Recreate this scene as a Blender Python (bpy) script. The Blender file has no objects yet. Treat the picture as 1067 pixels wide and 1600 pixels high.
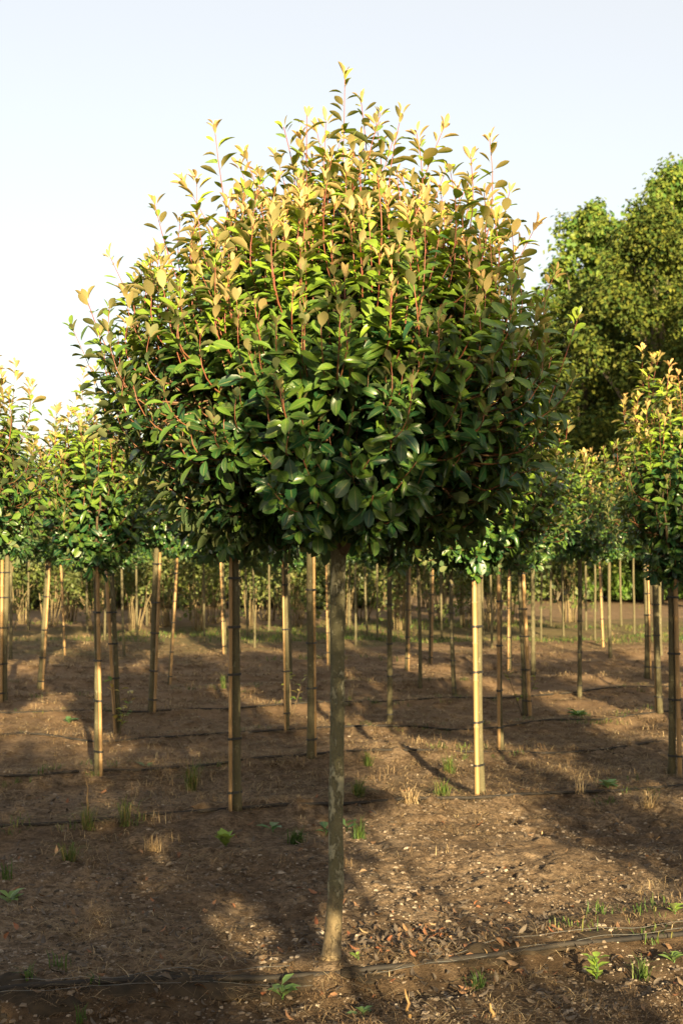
import bpy, math, random
import numpy as np
from mathutils import Vector, Matrix
from mathutils.bvhtree import BVHTree

R = math.radians
sc = bpy.context.scene
COL = sc.collection

# ------------------------------------------------------------------ camera, light, exposure
CAM_D, CAM_H, LENS = 6.2, 1.746, 50.0
FPX = 1600 * LENS / 36.0
HORIZ = 870.0
cam_d = bpy.data.cameras.new("camera")
cam = bpy.data.objects.new("camera", cam_d)
COL.objects.link(cam)
cam.location = (0, -CAM_D, CAM_H)
cam.rotation_euler = (R(90), 0, 0)
cam_d.sensor_fit = 'VERTICAL'
cam_d.sensor_height = 36.0
cam_d.sensor_width = 24.0
cam_d.lens = LENS
cam_d.shift_y = (HORIZ - 800.0) / 1600.0
cam_d.clip_start = 0.05
cam_d.clip_end = 3000
cam_d.dof.use_dof = True
cam_d.dof.focus_distance = 6.1
cam_d.dof.aperture_fstop = 6.3
sc.camera = cam

SUN_EL = 13.0
SUN_AZ = 11.6            # the sun stands behind the camera, this far to the right of straight back
to_sun = Vector((math.sin(R(SUN_AZ)) * math.cos(R(SUN_EL)), -math.cos(R(SUN_AZ)) * math.cos(R(SUN_EL)), math.sin(R(SUN_EL))))
sun_d = bpy.data.lights.new("sun", 'SUN')
sun_d.energy = 5.0
sun_d.angle = R(0.5)
sun_d.color = (1.0, 0.77, 0.43)
sun = bpy.data.objects.new("sun", sun_d)
COL.objects.link(sun)
sun.rotation_euler = to_sun.to_track_quat('Z', 'Y').to_euler()
sun.location = to_sun * 60

world = bpy.data.worlds.new("World")
sc.world = world
world.use_nodes = True
wn, wl = world.node_tree.nodes, world.node_tree.links
wn.clear()
w_out = wn.new('ShaderNodeOutputWorld')
w_bg = wn.new('ShaderNodeBackground')
w_sky = wn.new('ShaderNodeTexSky')
w_sky.sky_type = 'NISHITA'
w_sky.sun_disc = False
w_sky.sun_elevation = R(SUN_EL)
# in Blender sun_rotation 0 points to +Y and turns clockwise seen from above
w_sky.sun_rotation = R(180 - SUN_AZ)
w_sky.air_density = 1.0
w_sky.dust_density = 1.5
w_sky.ozone_density = 1.0
w_bg.inputs[1].default_value = 0.0512
w_mix = wn.new('ShaderNodeMix')
w_mix.data_type = 'RGBA'
w_mix.inputs[0].default_value = 0.5
w_mix.inputs[7].default_value = (5.0, 4.4, 3.7, 1)      # thin even high haze over the clear sky
wl.new(w_sky.outputs[0], w_mix.inputs[6])
wl.new(w_mix.outputs[2], w_bg.inputs[0])
wl.new(w_bg.outputs[0], w_out.inputs[0])

sc.view_settings.view_transform = 'Standard'
sc.view_settings.look = 'None'
sc.view_settings.gamma = 1.0
sc.view_settings.exposure = 2.3
sc.view_settings.use_curve_mapping = False
sc.render.engine = 'CYCLES'
sc.cycles.use_denoising = True
sc.cycles.max_bounces = 6
sc.cycles.diffuse_bounces = 3
sc.cycles.glossy_bounces = 3
sc.cycles.transmission_bounces = 3
sc.cycles.transparent_max_bounces = 4

# ------------------------------------------------------------------ helpers
def depth_of(py):
    return FPX * CAM_H / (py - HORIZ)

def at(px, py):
    """where the photo's pixel meets the ground"""
    d = depth_of(py)
    for _ in range(8):
        z = gz((px - 533.5) / FPX * d, d - CAM_D)
        d = 0.5 * d + 0.5 * FPX * (CAM_H - z) / (py - HORIZ)
    return (px - 533.5) / FPX * d, d - CAM_D

def tag(o, label=None, cat=None, group=None, kind=None):
    if label: o['label'] = label
    if cat: o['category'] = cat
    if group: o['group'] = group
    if kind: o['kind'] = kind
    return o

def empty(name, loc=(0, 0, 0), rz=0.0):
    o = bpy.data.objects.new(name, None)
    o.empty_display_size = 0.1
    o.location = loc
    o.rotation_euler = (0, 0, rz)
    COL.objects.link(o)
    return o

def link(name, me, parent=None, loc=(0, 0, 0)):
    o = bpy.data.objects.new(name, me)
    o.location = loc
    COL.objects.link(o)
    if parent: o.parent = parent
    return o

def make_mesh(name, V, F, mat, col=None, uv=None, smooth=True):
    """V (n,3); F (m,4) quads or (m,3) tris; col (n,4) point colours; uv (m*k,2)"""
    V = np.asarray(V, dtype=np.float32).reshape(-1, 3)
    F = np.asarray(F, dtype=np.int32)
    me = bpy.data.meshes.new(name)
    k = F.shape[1]
    me.vertices.add(len(V))
    me.vertices.foreach_set('co', V.ravel())
    me.loops.add(F.size)
    me.loops.foreach_set('vertex_index', F.ravel())
    me.polygons.add(len(F))
    me.polygons.foreach_set('loop_start', np.arange(0, F.size, k, dtype=np.int32))
    me.polygons.foreach_set('loop_total', np.full(len(F), k, dtype=np.int32))
    me.polygons.foreach_set('use_smooth', np.full(len(F), smooth, dtype=bool))
    if uv is not None:
        l = me.uv_layers.new(name='UVMap')
        l.data.foreach_set('uv', np.asarray(uv, dtype=np.float32).ravel())
    if col is not None:
        a = me.attributes.new('leafcol', 'FLOAT_COLOR', 'POINT')
        a.data.foreach_set('color', np.asarray(col, dtype=np.float32).ravel())
    me.update(calc_edges=True)
    if mat: me.materials.append(mat)
    return me

def hash01(ix, iy, seed):
    h = (ix.astype(np.int64) * 374761393 + iy.astype(np.int64) * 668265263 + seed * 1442695041) & 0x7fffffff
    h = ((h ^ (h >> 13)) * 1274126177) & 0x7fffffff
    h = ((h ^ (h >> 16)) * 2246822519) & 0x7fffffff
    return ((h >> 7) & 0xffff) / 65535.0

def vnoise(x, y, seed=0):
    x = np.asarray(x, float); y = np.asarray(y, float)
    ix, iy = np.floor(x), np.floor(y)
    fx, fy = x - ix, y - iy
    fx = fx * fx * (3 - 2 * fx); fy = fy * fy * (3 - 2 * fy)
    a = hash01(ix, iy, seed); b = hash01(ix + 1, iy, seed)
    c = hash01(ix, iy + 1, seed); d = hash01(ix + 1, iy + 1, seed)
    return (a * (1 - fx) + b * fx) * (1 - fy) + (c * (1 - fx) + d * fx) * fy - 0.5

ROW_U = [-3.4, 0.0, 3.8, 6.1, 8.45, 10.9, 13.2, 15.6, 18.0]
SLOPE = 0.36
def ground_h(x, y):
    x = np.asarray(x, float); y = np.asarray(y, float)
    u = y - SLOPE * x
    h = np.zeros_like(u)
    for i, r in enumerate(ROW_U):
        w = u - r + 0.06 * vnoise(x * 1.2, y * 1.2, 40 + i)
        h += 0.080 * np.exp(-(w / 0.36) ** 2)
    w = u + 0.30
    h -= 0.035 * np.exp(-(w / 0.16) ** 2)                 # little furrow in front of the near row
    near = np.clip(1.6 - np.maximum(y, 0) / 14.0, 0.25, 1.0)
    h += 0.10 * vnoise(x * 0.55, y * 0.55, 1) + 0.055 * vnoise(x * 1.7 + 7, y * 1.7, 2)
    h += (0.034 * vnoise(x * 4.3, y * 4.3, 3) + 0.024 * vnoise(x * 9.7, y * 9.7 + 3, 4)) * near
    m = np.clip(vnoise(x * 1.1 + 31, y * 1.1, 8) * 2.5 + 0.75, 0.25, 1.3)
    h += (0.026 * np.abs(vnoise(x * 17, y * 17, 5)) + 0.017 * vnoise(x * 31, y * 31, 6)) * near * m
    cl = np.clip(vnoise(x * 6.3 + 3, y * 6.3, 9) - 0.12, 0, 1) * np.clip(vnoise(x * 1.3, y * 1.3 + 9, 10) + 0.25, 0, 1)
    h += 0.22 * cl * near
    base = np.exp(-((x + 0.045) ** 2 + y ** 2) / 0.02)
    h = h - 0.075
    return h * (1 - base) + 0.0 * base

def gz(x, y):
    return float(ground_h(np.array([x]), np.array([y]))[0])

# ------------------------------------------------------------------ materials
def new_mat(name):
    m = bpy.data.materials.new(name)
    m.use_nodes = True
    nt = m.node_tree
    for n in list(nt.nodes):
        if n.type != 'OUTPUT_MATERIAL': nt.nodes.remove(n)
    out = [n for n in nt.nodes if n.type == 'OUTPUT_MATERIAL'][0]
    return m, nt.nodes, nt.links, out

def mixc(N, L, fac, a, b):
    n = N.new('ShaderNodeMix'); n.data_type = 'RGBA'
    for sock, v in ((0, fac), (6, a), (7, b)):
        if hasattr(v, 'links') or isinstance(v, bpy.types.NodeSocket): L.new(v, n.inputs[sock])
        else: n.inputs[sock].default_value = v if sock == 0 else (*v, 1)
    return n.outputs[2]

def math_n(N, L, op, a, b=0.0, clamp=False):
    n = N.new('ShaderNodeMath'); n.operation = op; n.use_clamp = clamp
    for i, v in ((0, a), (1, b)):
        if isinstance(v, bpy.types.NodeSocket): L.new(v, n.inputs[i])
        else: n.inputs[i].default_value = v
    return n.outputs[0]

def noise(N, L, scale, detail=4.0, rough=0.55, vec=None, w=0.0):
    n = N.new('ShaderNodeTexNoise')
    n.inputs['Scale'].default_value = scale
    n.inputs['Detail'].default_value = detail
    n.inputs['Roughness'].default_value = rough
    if vec is not None: L.new(vec, n.inputs['Vector'])
    return n.outputs[0]

def ramp(N, L, fac, stops):
    n = N.new('ShaderNodeValToRGB')
    e = n.color_ramp.elements
    while len(e) < len(stops): e.new(0.5)
    for el, (p, c) in zip(e, stops):
        el.position = p
        el.color = (*c, 1) if len(c) == 3 else c
    L.new(fac, n.inputs[0])
    return n.outputs[0]

def leaf_material(name, per_object, mature, mature2, mid, young, back, rough=0.34, trans=0.28, vein=True, spec=0.42):
    m, N, L, out = new_mat(name)
    if per_object:
        src = N.new('ShaderNodeObjectInfo').outputs['Color']
    else:
        a = N.new('ShaderNodeAttribute'); a.attribute_name = 'leafcol'
        src = a.outputs['Color']
    sep = N.new('ShaderNodeSeparateColor'); L.new(src, sep.inputs[0])
    age, rnd = sep.outputs[0], sep.outputs[1]
    g = mixc(N, L, rnd, mature, mature2)
    y = ramp(N, L, age, [(0.0, (0, 0, 0)), (0.5, (0.5, 0.5, 0.5)), (1.0, (1, 1, 1))])
    f1 = math_n(N, L, 'MULTIPLY', age, 2.0, True)
    f2 = math_n(N, L, 'SUBTRACT', math_n(N, L, 'MULTIPLY', age, 2.0), 1.0, True)
    c = mixc(N, L, f2, mixc(N, L, f1, g, mid), young)
    geo = N.new('ShaderNodeNewGeometry')
    blot = noise(N, L, 24.0, 3.0, 0.6, geo.outputs['Position'])
    dark = N.new('ShaderNodeHueSaturation')
    L.new(c, dark.inputs['Color'])
    L.new(math_n(N, L, 'ADD', math_n(N, L, 'MULTIPLY', blot, 0.7), 0.65), dark.inputs['Value'])
    c = dark.outputs[0]
    if vein:
        uv = N.new('ShaderNodeUVMap')
        sx = N.new('ShaderNodeSeparateXYZ'); L.new(uv.outputs[0], sx.inputs[0])
        dist = math_n(N, L, 'ABSOLUTE', math_n(N, L, 'SUBTRACT', sx.outputs[1], 0.5))
        rib = math_n(N, L, 'LESS_THAN', dist, 0.045)
        side = N.new('ShaderNodeTexWave'); side.wave_type = 'BANDS'; side.bands_direction = 'X'
        cmb = N.new('ShaderNodeCombineXYZ')
        L.new(math_n(N, L, 'SUBTRACT', sx.outputs[0], math_n(N, L, 'MULTIPLY', dist, 0.55)), cmb.inputs[0])
        L.new(cmb.outputs[0], side.inputs['Vector'])
        side.inputs['Scale'].default_value = 3.2
        sv = math_n(N, L, 'GREATER_THAN', side.outputs[1], 0.93)
        vf = math_n(N, L, 'ADD', math_n(N, L, 'MULTIPLY', rib, 0.55), math_n(N, L, 'MULTIPLY', sv, 0.14), True)
        pale = mixc(N, L, 0.5, c, (0.28, 0.26, 0.09))
        c = mixc(N, L, vf, c, pale)
    bk = mixc(N, L, age, back, tuple(min(1, v) for v in (young[0] * 0.95, young[1] * 0.9, young[2] * 1.2)))
    cc = mixc(N, L, geo.outputs['Backfacing'], c, bk)
    p = N.new('ShaderNodeBsdfPrincipled')
    L.new(cc, p.inputs['Base Color'])
    rr = math_n(N, L, 'ADD', math_n(N, L, 'MULTIPLY', blot, 0.25), rough - 0.12)
    rr = math_n(N, L, 'ADD', rr, math_n(N, L, 'MULTIPLY', geo.outputs['Backfacing'], 0.3))
    L.new(rr, p.inputs['Roughness'])
    p.inputs['Specular IOR Level'].default_value = spec
    t = N.new('ShaderNodeBsdfTranslucent')
    tc = N.new('ShaderNodeHueSaturation'); L.new(c, tc.inputs['Color'])
    tc.inputs['Saturation'].default_value = 1.15; tc.inputs['Value'].default_value = 1.5
    L.new(tc.outputs[0], t.inputs['Color'])
    mx = N.new('ShaderNodeMixShader'); mx.inputs[0].default_value = trans
    L.new(p.outputs[0], mx.inputs[1]); L.new(t.outputs[0], mx.inputs[2])
    L.new(mx.outputs[0], out.inputs[0])
    return m

LEAFCOL = dict(mature=(0.006, 0.031, 0.015), mature2=(0.019, 0.078, 0.022), mid=(0.195, 0.300, 0.022),
               young=(0.54, 0.370, 0.125), back=(0.065, 0.11, 0.045), rough=0.33, trans=0.24)
M_leaf_obj = leaf_material('leaf_single', True, **LEAFCOL)
M_leaf = leaf_material('leaf_mass', False, **LEAFCOL)
M_shrub_leaf = leaf_material('shrub_leaf', False, (0.034, 0.062, 0.016), (0.075, 0.102, 0.022), (0.13, 0.15, 0.035), (0.24, 0.21, 0.06), (0.11, 0.14, 0.05), 0.5, 0.3, False)
M_big_leaf = leaf_material('poplar_leaf', False, (0.030, 0.082, 0.018), (0.100, 0.172, 0.032), (0.20, 0.22, 0.035), (0.25, 0.22, 0.05), (0.10, 0.15, 0.04), 0.5, 0.25, False, 0.15)
M_oak_leaf = leaf_material('dark_tree_leaf', False, (0.011, 0.029, 0.007), (0.050, 0.082, 0.015), (0.12, 0.13, 0.02), (0.15, 0.13, 0.03), (0.05, 0.075, 0.018), 0.7, 0.15, False, 0.1)
M_hedge_leaf = leaf_material('hedge_leaf', False, (0.017, 0.038, 0.013), (0.048, 0.074, 0.020), (0.13, 0.16, 0.03), (0.2, 0.19, 0.05), (0.07, 0.09, 0.035), 0.5, 0.25, False)
M_weed = leaf_material('weed_leaf', False, (0.06, 0.14, 0.025), (0.12, 0.22, 0.03), (0.14, 0.2, 0.04), (0.26, 0.22, 0.08), (0.09, 0.15, 0.05), 0.45, 0.3, False)
M_weed_obj = leaf_material('weed_leaf_single', True, (0.06, 0.14, 0.05), (0.10, 0.18, 0.07), (0.22, 0.32, 0.04), (0.26, 0.22, 0.08), (0.09, 0.15, 0.05), 0.45, 0.3, True)

def bark_material(name, base, base2, lichen, amount, sc_=9.0, bump=0.5, low_tan=0.0):
    m, N, L, out = new_mat(name)
    tc = N.new('ShaderNodeTexCoord')
    mp = N.new('ShaderNodeMapping'); L.new(tc.outputs['Object'], mp.inputs[0])
    mp.inputs['Scale'].default_value = (1, 1, 0.45)
    n1 = noise(N, L, sc_, 6, 0.65, mp.outputs[0])
    n2 = noise(N, L, sc_ * 5, 5, 0.7, tc.outputs['Object'])
    c = mixc(N, L, ramp(N, L, n1, [(0.35, (0, 0, 0)), (0.65, (1, 1, 1))]), base, base2)
    c = mixc(N, L, math_n(N, L, 'MULTIPLY', n2, 0.6), c, tuple(v * 0.45 for v in base))
    n3 = noise(N, L, sc_ * 1.5, 7, 0.72, mp.outputs[0])
    lf = ramp(N, L, n3, [(0.60 - amount, (0, 0, 0)), (0.645 - amount, (1, 1, 1))])
    spk = ramp(N, L, noise(N, L, sc_ * 7, 3, 0.6, tc.outputs['Object']), [(0.60, (0, 0, 0)), (0.68, (1, 1, 1))])
    c = mixc(N, L, math_n(N, L, 'MULTIPLY', lf, math_n(N, L, 'ADD', math_n(N, L, 'MULTIPLY', n2, 0.8), 0.15)), c, lichen)
    c = mixc(N, L, math_n(N, L, 'MULTIPLY', spk, 0.35), c, lichen)
    if low_tan:  # paler tan towards the foot of the trunk
        sx = N.new('ShaderNodeSeparateXYZ'); L.new(tc.outputs['Object'], sx.inputs[0])
        f = ramp(N, L, math_n(N, L, 'ADD', sx.outputs[2], math_n(N, L, 'MULTIPLY', n1, 0.2)), [(0.16, (1, 1, 1)), (0.42, (0, 0, 0))])
        c = mixc(N, L, math_n(N, L, 'MULTIPLY', f, 0.8), c, (0.27, 0.20, 0.115))
    p = N.new('ShaderNodeBsdfPrincipled'); L.new(c, p.inputs['Base Color'])
    p.inputs['Roughness'].default_value = 0.85
    p.inputs['Specular IOR Level'].default_value = 0.25
    b = N.new('ShaderNodeBump'); b.inputs['Strength'].default_value = bump; b.inputs['Distance'].default_value = 0.006
    L.new(math_n(N, L, 'ADD', n2, lf), b.inputs['Height']); L.new(b.outputs[0], p.inputs['Normal'])
    L.new(p.outputs[0], out.inputs[0])
    return m

M_bark = bark_material('lichen_bark', (0.100, 0.094, 0.052), (0.150, 0.138, 0.078), (0.36, 0.345, 0.235), 0.095, 11, 1.0, 1.0)
M_bark2 = bark_material('young_bark', (0.075, 0.068, 0.036), (0.115, 0.10, 0.056), (0.21, 0.21, 0.135), 0.02, 12, 0.5)
M_limb = bark_material('limb_bark', (0.10, 0.075, 0.045), (0.15, 0.11, 0.06), (0.24, 0.2, 0.13), 0.0, 12, 0.4)
M_pale_stem = bark_material('pale_stem', (0.12, 0.095, 0.05), (0.24, 0.185, 0.095), (0.30, 0.25, 0.15), 0.0, 8, 0.2)
M_bigbark = bark_material('forest_bark', (0.09, 0.075, 0.05), (0.14, 0.12, 0.08), (0.2, 0.19, 0.13), 0.0, 2, 0.3)

def twig_material():
    m, N, L, out = new_mat('twig')
    a = N.new('ShaderNodeAttribute'); a.attribute_name = 'leafcol'
    sep = N.new('ShaderNodeSeparateColor'); L.new(a.outputs['Color'], sep.inputs[0])
    c = ramp(N, L, sep.outputs[0], [(0.0, (0.11, 0.075, 0.04)), (0.35, (0.15, 0.065, 0.03)), (0.7, (0.15, 0.030, 0.018)), (1.0, (0.20, 0.07, 0.03))])
    p = N.new('ShaderNodeBsdfPrincipled'); L.new(c, p.inputs['Base Color'])
    p.inputs['Roughness'].default_value = 0.5
    L.new(p.outputs[0], out.inputs[0])
    return m
M_twig = twig_material()

def simple_mat(name, c1, c2, scale=12, rough=0.7, bump=0.2, stretch=(1, 1, 1), spec=0.4):
    m, N, L, out = new_mat(name)
    tc = N.new('ShaderNodeTexCoord')
    mp = N.new('ShaderNodeMapping'); L.new(tc.outputs['Object'], mp.inputs[0]); mp.inputs['Scale'].default_value = stretch
    n1 = noise(N, L, scale, 5, 0.65, mp.outputs[0])
    c = mixc(N, L, ramp(N, L, n1, [(0.3, (0, 0, 0)), (0.7, (1, 1, 1))]), c1, c2)
    p = N.new('ShaderNodeBsdfPrincipled'); L.new(c, p.inputs['Base Color'])
    p.inputs['Roughness'].default_value = rough
    p.inputs['Specular IOR Level'].default_value = spec
    b = N.new('ShaderNodeBump'); b.inputs['Strength'].default_value = bump; b.inputs['Distance'].default_value = 0.004
    L.new(n1, b.inputs['Height']); L.new(b.outputs[0], p.inputs['Normal'])
    L.new(p.outputs[0], out.inputs[0])
    return m

M_cane = simple_mat('bamboo_cane', (0.19, 0.115, 0.045), (0.29, 0.185, 0.080), 10, 0.5, 0.15, (6, 6, 0.5))
M_node = simple_mat('bamboo_node', (0.22, 0.14, 0.065), (0.30, 0.2, 0.1), 20, 0.6, 0.2)
M_tie = simple_mat('black_tie', (0.012, 0.012, 0.012), (0.022, 0.022, 0.022), 20, 0.5, 0.1)
M_hose = simple_mat('drip_hose', (0.008, 0.008, 0.009), (0.03, 0.026, 0.022), 9, 0.7, 0.2, (1, 1, 1), 0.2)
M_fabric = simple_mat('weed_fabric', (0.006, 0.007, 0.007), (0.05, 0.036, 0.022), 11, 0.85, 0.6, (1, 1, 1), 0.15)
M_thread = simple_mat('fabric_thread', (0.15, 0.16, 0.165), (0.09, 0.09, 0.085), 7, 0.6, 0.1)

def attr_mat(name, stops, rough=0.85, trans=0.0):
    """colour of each scattered piece from its own random value"""
    m, N, L, out = new_mat(name)
    a = N.new('ShaderNodeAttribute'); a.attribute_name = 'leafcol'
    sep = N.new('ShaderNodeSeparateColor'); L.new(a.outputs['Color'], sep.inputs[0])
    c = ramp(N, L, sep.outputs[1], stops)
    geo = N.new('ShaderNodeNewGeometry')
    v = math_n(N, L, 'ADD', math_n(N, L, 'MULTIPLY', noise(N, L, 90, 3, 0.6, geo.outputs['Position']), 0.8), 0.6)
    h = N.new('ShaderNodeHueSaturation'); L.new(c, h.inputs['Color']); L.new(v, h.inputs['Value'])
    p = N.new('ShaderNodeBsdfPrincipled'); L.new(h.outputs[0], p.inputs['Base Color'])
    p.inputs['Roughness'].default_value = rough
    p.inputs['Specular IOR Level'].default_value = 0.25
    if trans:
        t = N.new('ShaderNodeBsdfTranslucent'); L.new(h.outputs[0], t.inputs['Color'])
        mx = N.new('ShaderNodeMixShader'); mx.inputs[0].default_value = trans
        L.new(p.outputs[0], mx.inputs[1]); L.new(t.outputs[0], mx.inputs[2]); L.new(mx.outputs[0], out.inputs[0])
    else:
        L.new(p.outputs[0], out.inputs[0])
    return m

M_pebble = attr_mat('pebble', [(0.0, (0.03, 0.024, 0.018)), (0.4, (0.11, 0.085, 0.062)), (0.8, (0.18, 0.145, 0.112)), (1.0, (0.27, 0.23, 0.185))])
M_litter = attr_mat('dead_leaf', [(0.0, (0.05, 0.04, 0.032)), (0.45, (0.095, 0.078, 0.062)), (0.75, (0.13, 0.078, 0.042)), (0.93, (0.18, 0.065, 0.03)), (1.0, (0.30, 0.22, 0.13))], 0.7)
M_straw = attr_mat('straw', [(0.0, (0.07, 0.043, 0.024)), (0.5, (0.165, 0.11, 0.06)), (0.85, (0.26, 0.19, 0.105)), (1.0, (0.40, 0.32, 0.19))], 0.8, 0.15)
M_grass = attr_mat('grass_blade', [(0.0, (0.03, 0.07, 0.015)), (0.5, (0.07, 0.115, 0.022)), (0.8, (0.15, 0.145, 0.045)), (1.0, (0.25, 0.19, 0.085))], 0.6, 0.3)

def soil_material():
    m, N, L, out = new_mat('soil')
    geo = N.new('ShaderNodeNewGeometry')
    P = geo.outputs['Position']
    big = noise(N, L, 0.55, 5, 0.6, P)
    mid = noise(N, L, 3.2, 6, 0.68, P)
    fine = noise(N, L, 38, 6, 0.75, P)
    grit = noise(N, L, 150, 3, 0.7, P)
    tan_ = mixc(N, L, mid, (0.165, 0.121, 0.080), (0.275, 0.203, 0.136))
    hum = mixc(N, L, mid, (0.085, 0.058, 0.036), (0.145, 0.098, 0.060))
    c = mixc(N, L, ramp(N, L, math_n(N, L, 'ADD', math_n(N, L, 'MULTIPLY', big, 0.6), math_n(N, L, 'MULTIPLY', mid, 0.4)), [(0.40, (0, 0, 0)), (0.58, (1, 1, 1))]), hum, tan_)
    c = mixc(N, L, ramp(N, L, fine, [(0.32, (1, 1, 1)), (0.56, (0, 0, 0))]), c, (0.040, 0.028, 0.018))  # shade in the pits between crumbs is put into the colour
    clod = noise(N, L, 13, 5, 0.7, P)
    c = mixc(N, L, ramp(N, L, clod, [(0.36, (0.75, 0.75, 0.75)), (0.52, (0, 0, 0))]), c, (0.042, 0.027, 0.016))  # hollows between clods darkened in the colour, as if shaded
    c = mixc(N, L, math_n(N, L, 'MULTIPLY', ramp(N, L, grit, [(0.62, (0, 0, 0)), (0.72, (1, 1, 1))]), 0.5), c, (0.33, 0.27, 0.20))
    # darker soil in front of the near row; red-brown thatch on the inter-rows further back
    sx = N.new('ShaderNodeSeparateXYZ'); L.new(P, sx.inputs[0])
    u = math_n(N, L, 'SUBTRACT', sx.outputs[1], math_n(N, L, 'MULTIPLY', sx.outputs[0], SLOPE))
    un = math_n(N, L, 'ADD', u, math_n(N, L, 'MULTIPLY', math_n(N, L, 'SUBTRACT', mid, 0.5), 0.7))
    dark_front = ramp(N, L, math_n(N, L, 'MULTIPLY', math_n(N, L, 'ADD', un, 1.0), 0.5), [(0.42, (1, 1, 1)), (0.50, (0, 0, 0))])
    c = mixc(N, L, math_n(N, L, 'MULTIPLY', dark_front, 0.72), c, mixc(N, L, mid, (0.030, 0.021, 0.013), (0.085, 0.054, 0.030)))
    far = ramp(N, L, math_n(N, L, 'MULTIPLY', un, 0.01), [(0.05, (0, 0, 0)), (0.10, (1, 1, 1))])
    c = mixc(N, L, math_n(N, L, 'MULTIPLY', far, 0.6), c, mixc(N, L, mid, (0.13, 0.080, 0.044), (0.27, 0.180, 0.102)))
    grs = ramp(N, L, math_n(N, L, 'ADD', math_n(N, L, 'MULTIPLY', math_n(N, L, 'ADD', u, math_n(N, L, 'MULTIPLY', math_n(N, L, 'SUBTRACT', big, 0.5), 22.0)), 0.01), 0.0),
               [(0.20, (0, 0, 0)), (0.25, (1, 1, 1)), (0.30, (1, 1, 1)), (0.34, (0.15, 0.15, 0.15)), (0.55, (0.3, 0.3, 0.3)), (0.8, (1, 1, 1))])
    c = mixc(N, L, math_n(N, L, 'MULTIPLY', grs, 0.5), c, mixc(N, L, mid, (0.035, 0.050, 0.014), (0.09, 0.095, 0.028)))
    p = N.new('ShaderNodeBsdfPrincipled'); L.new(c, p.inputs['Base Color'])
    p.inputs['Roughness'].default_value = 0.95
    p.inputs['Specular IOR Level'].default_value = 0.12
    b = N.new('ShaderNodeBump'); b.inputs['Strength'].default_value = 1.0; b.inputs['Distance'].default_value = 0.02
    L.new(math_n(N, L, 'ADD', math_n(N, L, 'ADD', fine, clod), math_n(N, L, 'MULTIPLY', grit, 0.4)), b.inputs['Height'])
    L.new(b.outputs[0], p.inputs['Normal'])
    L.new(p.outputs[0], out.inputs[0])
    return m
M_soil = soil_material()

# ------------------------------------------------------------------ ground
def axis(lo, hi, step, growth, far_lo, far_hi):
    a = list(np.arange(lo, hi, step))
    s, x = step, a[-1]
    up = []
    while x < far_hi:
        s *= growth; x += s; up.append(x)
    s, x = step, lo
    dn = []
    while x > far_lo:
        s *= growth; x -= s; dn.append(x)
    return np.array(dn[::-1] + a + up)

gx = axis(-2.4, 2.4, 0.017, 1.06, -500, 500)
gy = axis(-1.05, 4.0, 0.016, 1.011, -60, 900)
# behind the camera a coarse step is enough
keep = [i for i, y in enumerate(gy) if (y > -1.3 or i % 12 == 0) and (y < 60 or i % 8 == 0)]
gy = gy[keep]
GX, GY = np.meshgrid(gx, gy)
GZ = ground_h(GX, GY)
nx, ny = len(gx), len(gy)
ii = np.arange(nx * ny).reshape(ny, nx)
F = np.stack([ii[:-1, :-1], ii[:-1, 1:], ii[1:, 1:], ii[1:, :-1]], axis=-1).reshape(-1, 4)
g = link('field_ground', make_mesh('field_ground', np.stack([GX, GY, GZ], -1).reshape(-1, 3), F, M_soil))
tag(g, 'bare brown nursery soil in low ridges', None, None, 'structure')

# ------------------------------------------------------------------ tubes and leaves as arrays
class Acc:
    """collects pieces into one mesh"""
    def __init__(s): s.V, s.F, s.C, s.n = [], [], [], 0
    def add(s, V, F, C=None):
        V = np.asarray(V, float); F = np.asarray(F, int)
        s.V.append(V); s.F.append(F + s.n); s.n += len(V)
        s.C.append(np.zeros((len(V), 4)) if C is None else np.broadcast_to(np.asarray(C, float), (len(V), 4)))
    def mesh(s, name, mat, smooth=True):
        return make_mesh(name, np.concatenate(s.V), np.concatenate(s.F), mat, np.concatenate(s.C), None, smooth)

def tube_arrays(P, r, sides=6, closed_end=True):
    P = np.asarray(P, float); n = len(P)
    r = np.broadcast_to(np.asarray(r, float), (n,))
    T = np.gradient(P, axis=0)
    T /= np.linalg.norm(T, axis=1, keepdims=True) + 1e-12
    ref = np.where(np.abs(T[:, 2:3]) > 0.9, np.array([[1.0, 0, 0]]), np.array([[0, 0, 1.0]]))
    ref = np.broadcast_to(ref[0:1] if np.abs(T[:, 2]).min() > 0.5 or np.abs(T[:, 2]).max() < 0.8 else ref, T.shape)
    A = np.cross(T, ref); A /= np.linalg.norm(A, axis=1, keepdims=True) + 1e-12
    B = np.cross(T, A)
    th = np.linspace(0, 2 * np.pi, sides, endpoint=False)
    V = P[:, None, :] + r[:, None, None] * (np.cos(th)[None, :, None] * A[:, None, :] + np.sin(th)[None, :, None] * B[:, None, :])
    V = V.reshape(-1, 3)
    idx = np.arange(n * sides).reshape(n, sides)
    nxt = np.roll(idx, -1, axis=1)
    F = np.stack([idx[:-1], nxt[:-1], nxt[1:], idx[1:]], -1).reshape(-1, 4)
    if closed_end:
        for ring in (idx[-1], idx[0][::-1]):
            c = len(V)
            mid = V[ring].mean(0)
            V = np.vstack([V, mid[None]])
            for k in range(0, sides, 2):
                F = np.vstack([F, [[ring[k], ring[(k + 1) % sides], ring[(k + 2) % sides], c]]])
    return V, F

def tube_mesh(name, P, r, mat, sides=8, rough=0.0, seed=0):
    V, F = tube_arrays(P, r, sides)
    if rough:
        rs = np.random.RandomState(seed)
        n = len(P)
        k = 1 + rough * (rs.rand(n, sides) - 0.5)
        k = (k + np.roll(k, 1, 1)) / 2
        core = V[:n * sides].reshape(n, sides, 3)
        c = core.mean(1, keepdims=True)
        V[:n * sides] = (c + (core - c) * k[..., None]).reshape(-1, 3)
    return make_mesh(name, V, F, mat)

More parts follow.
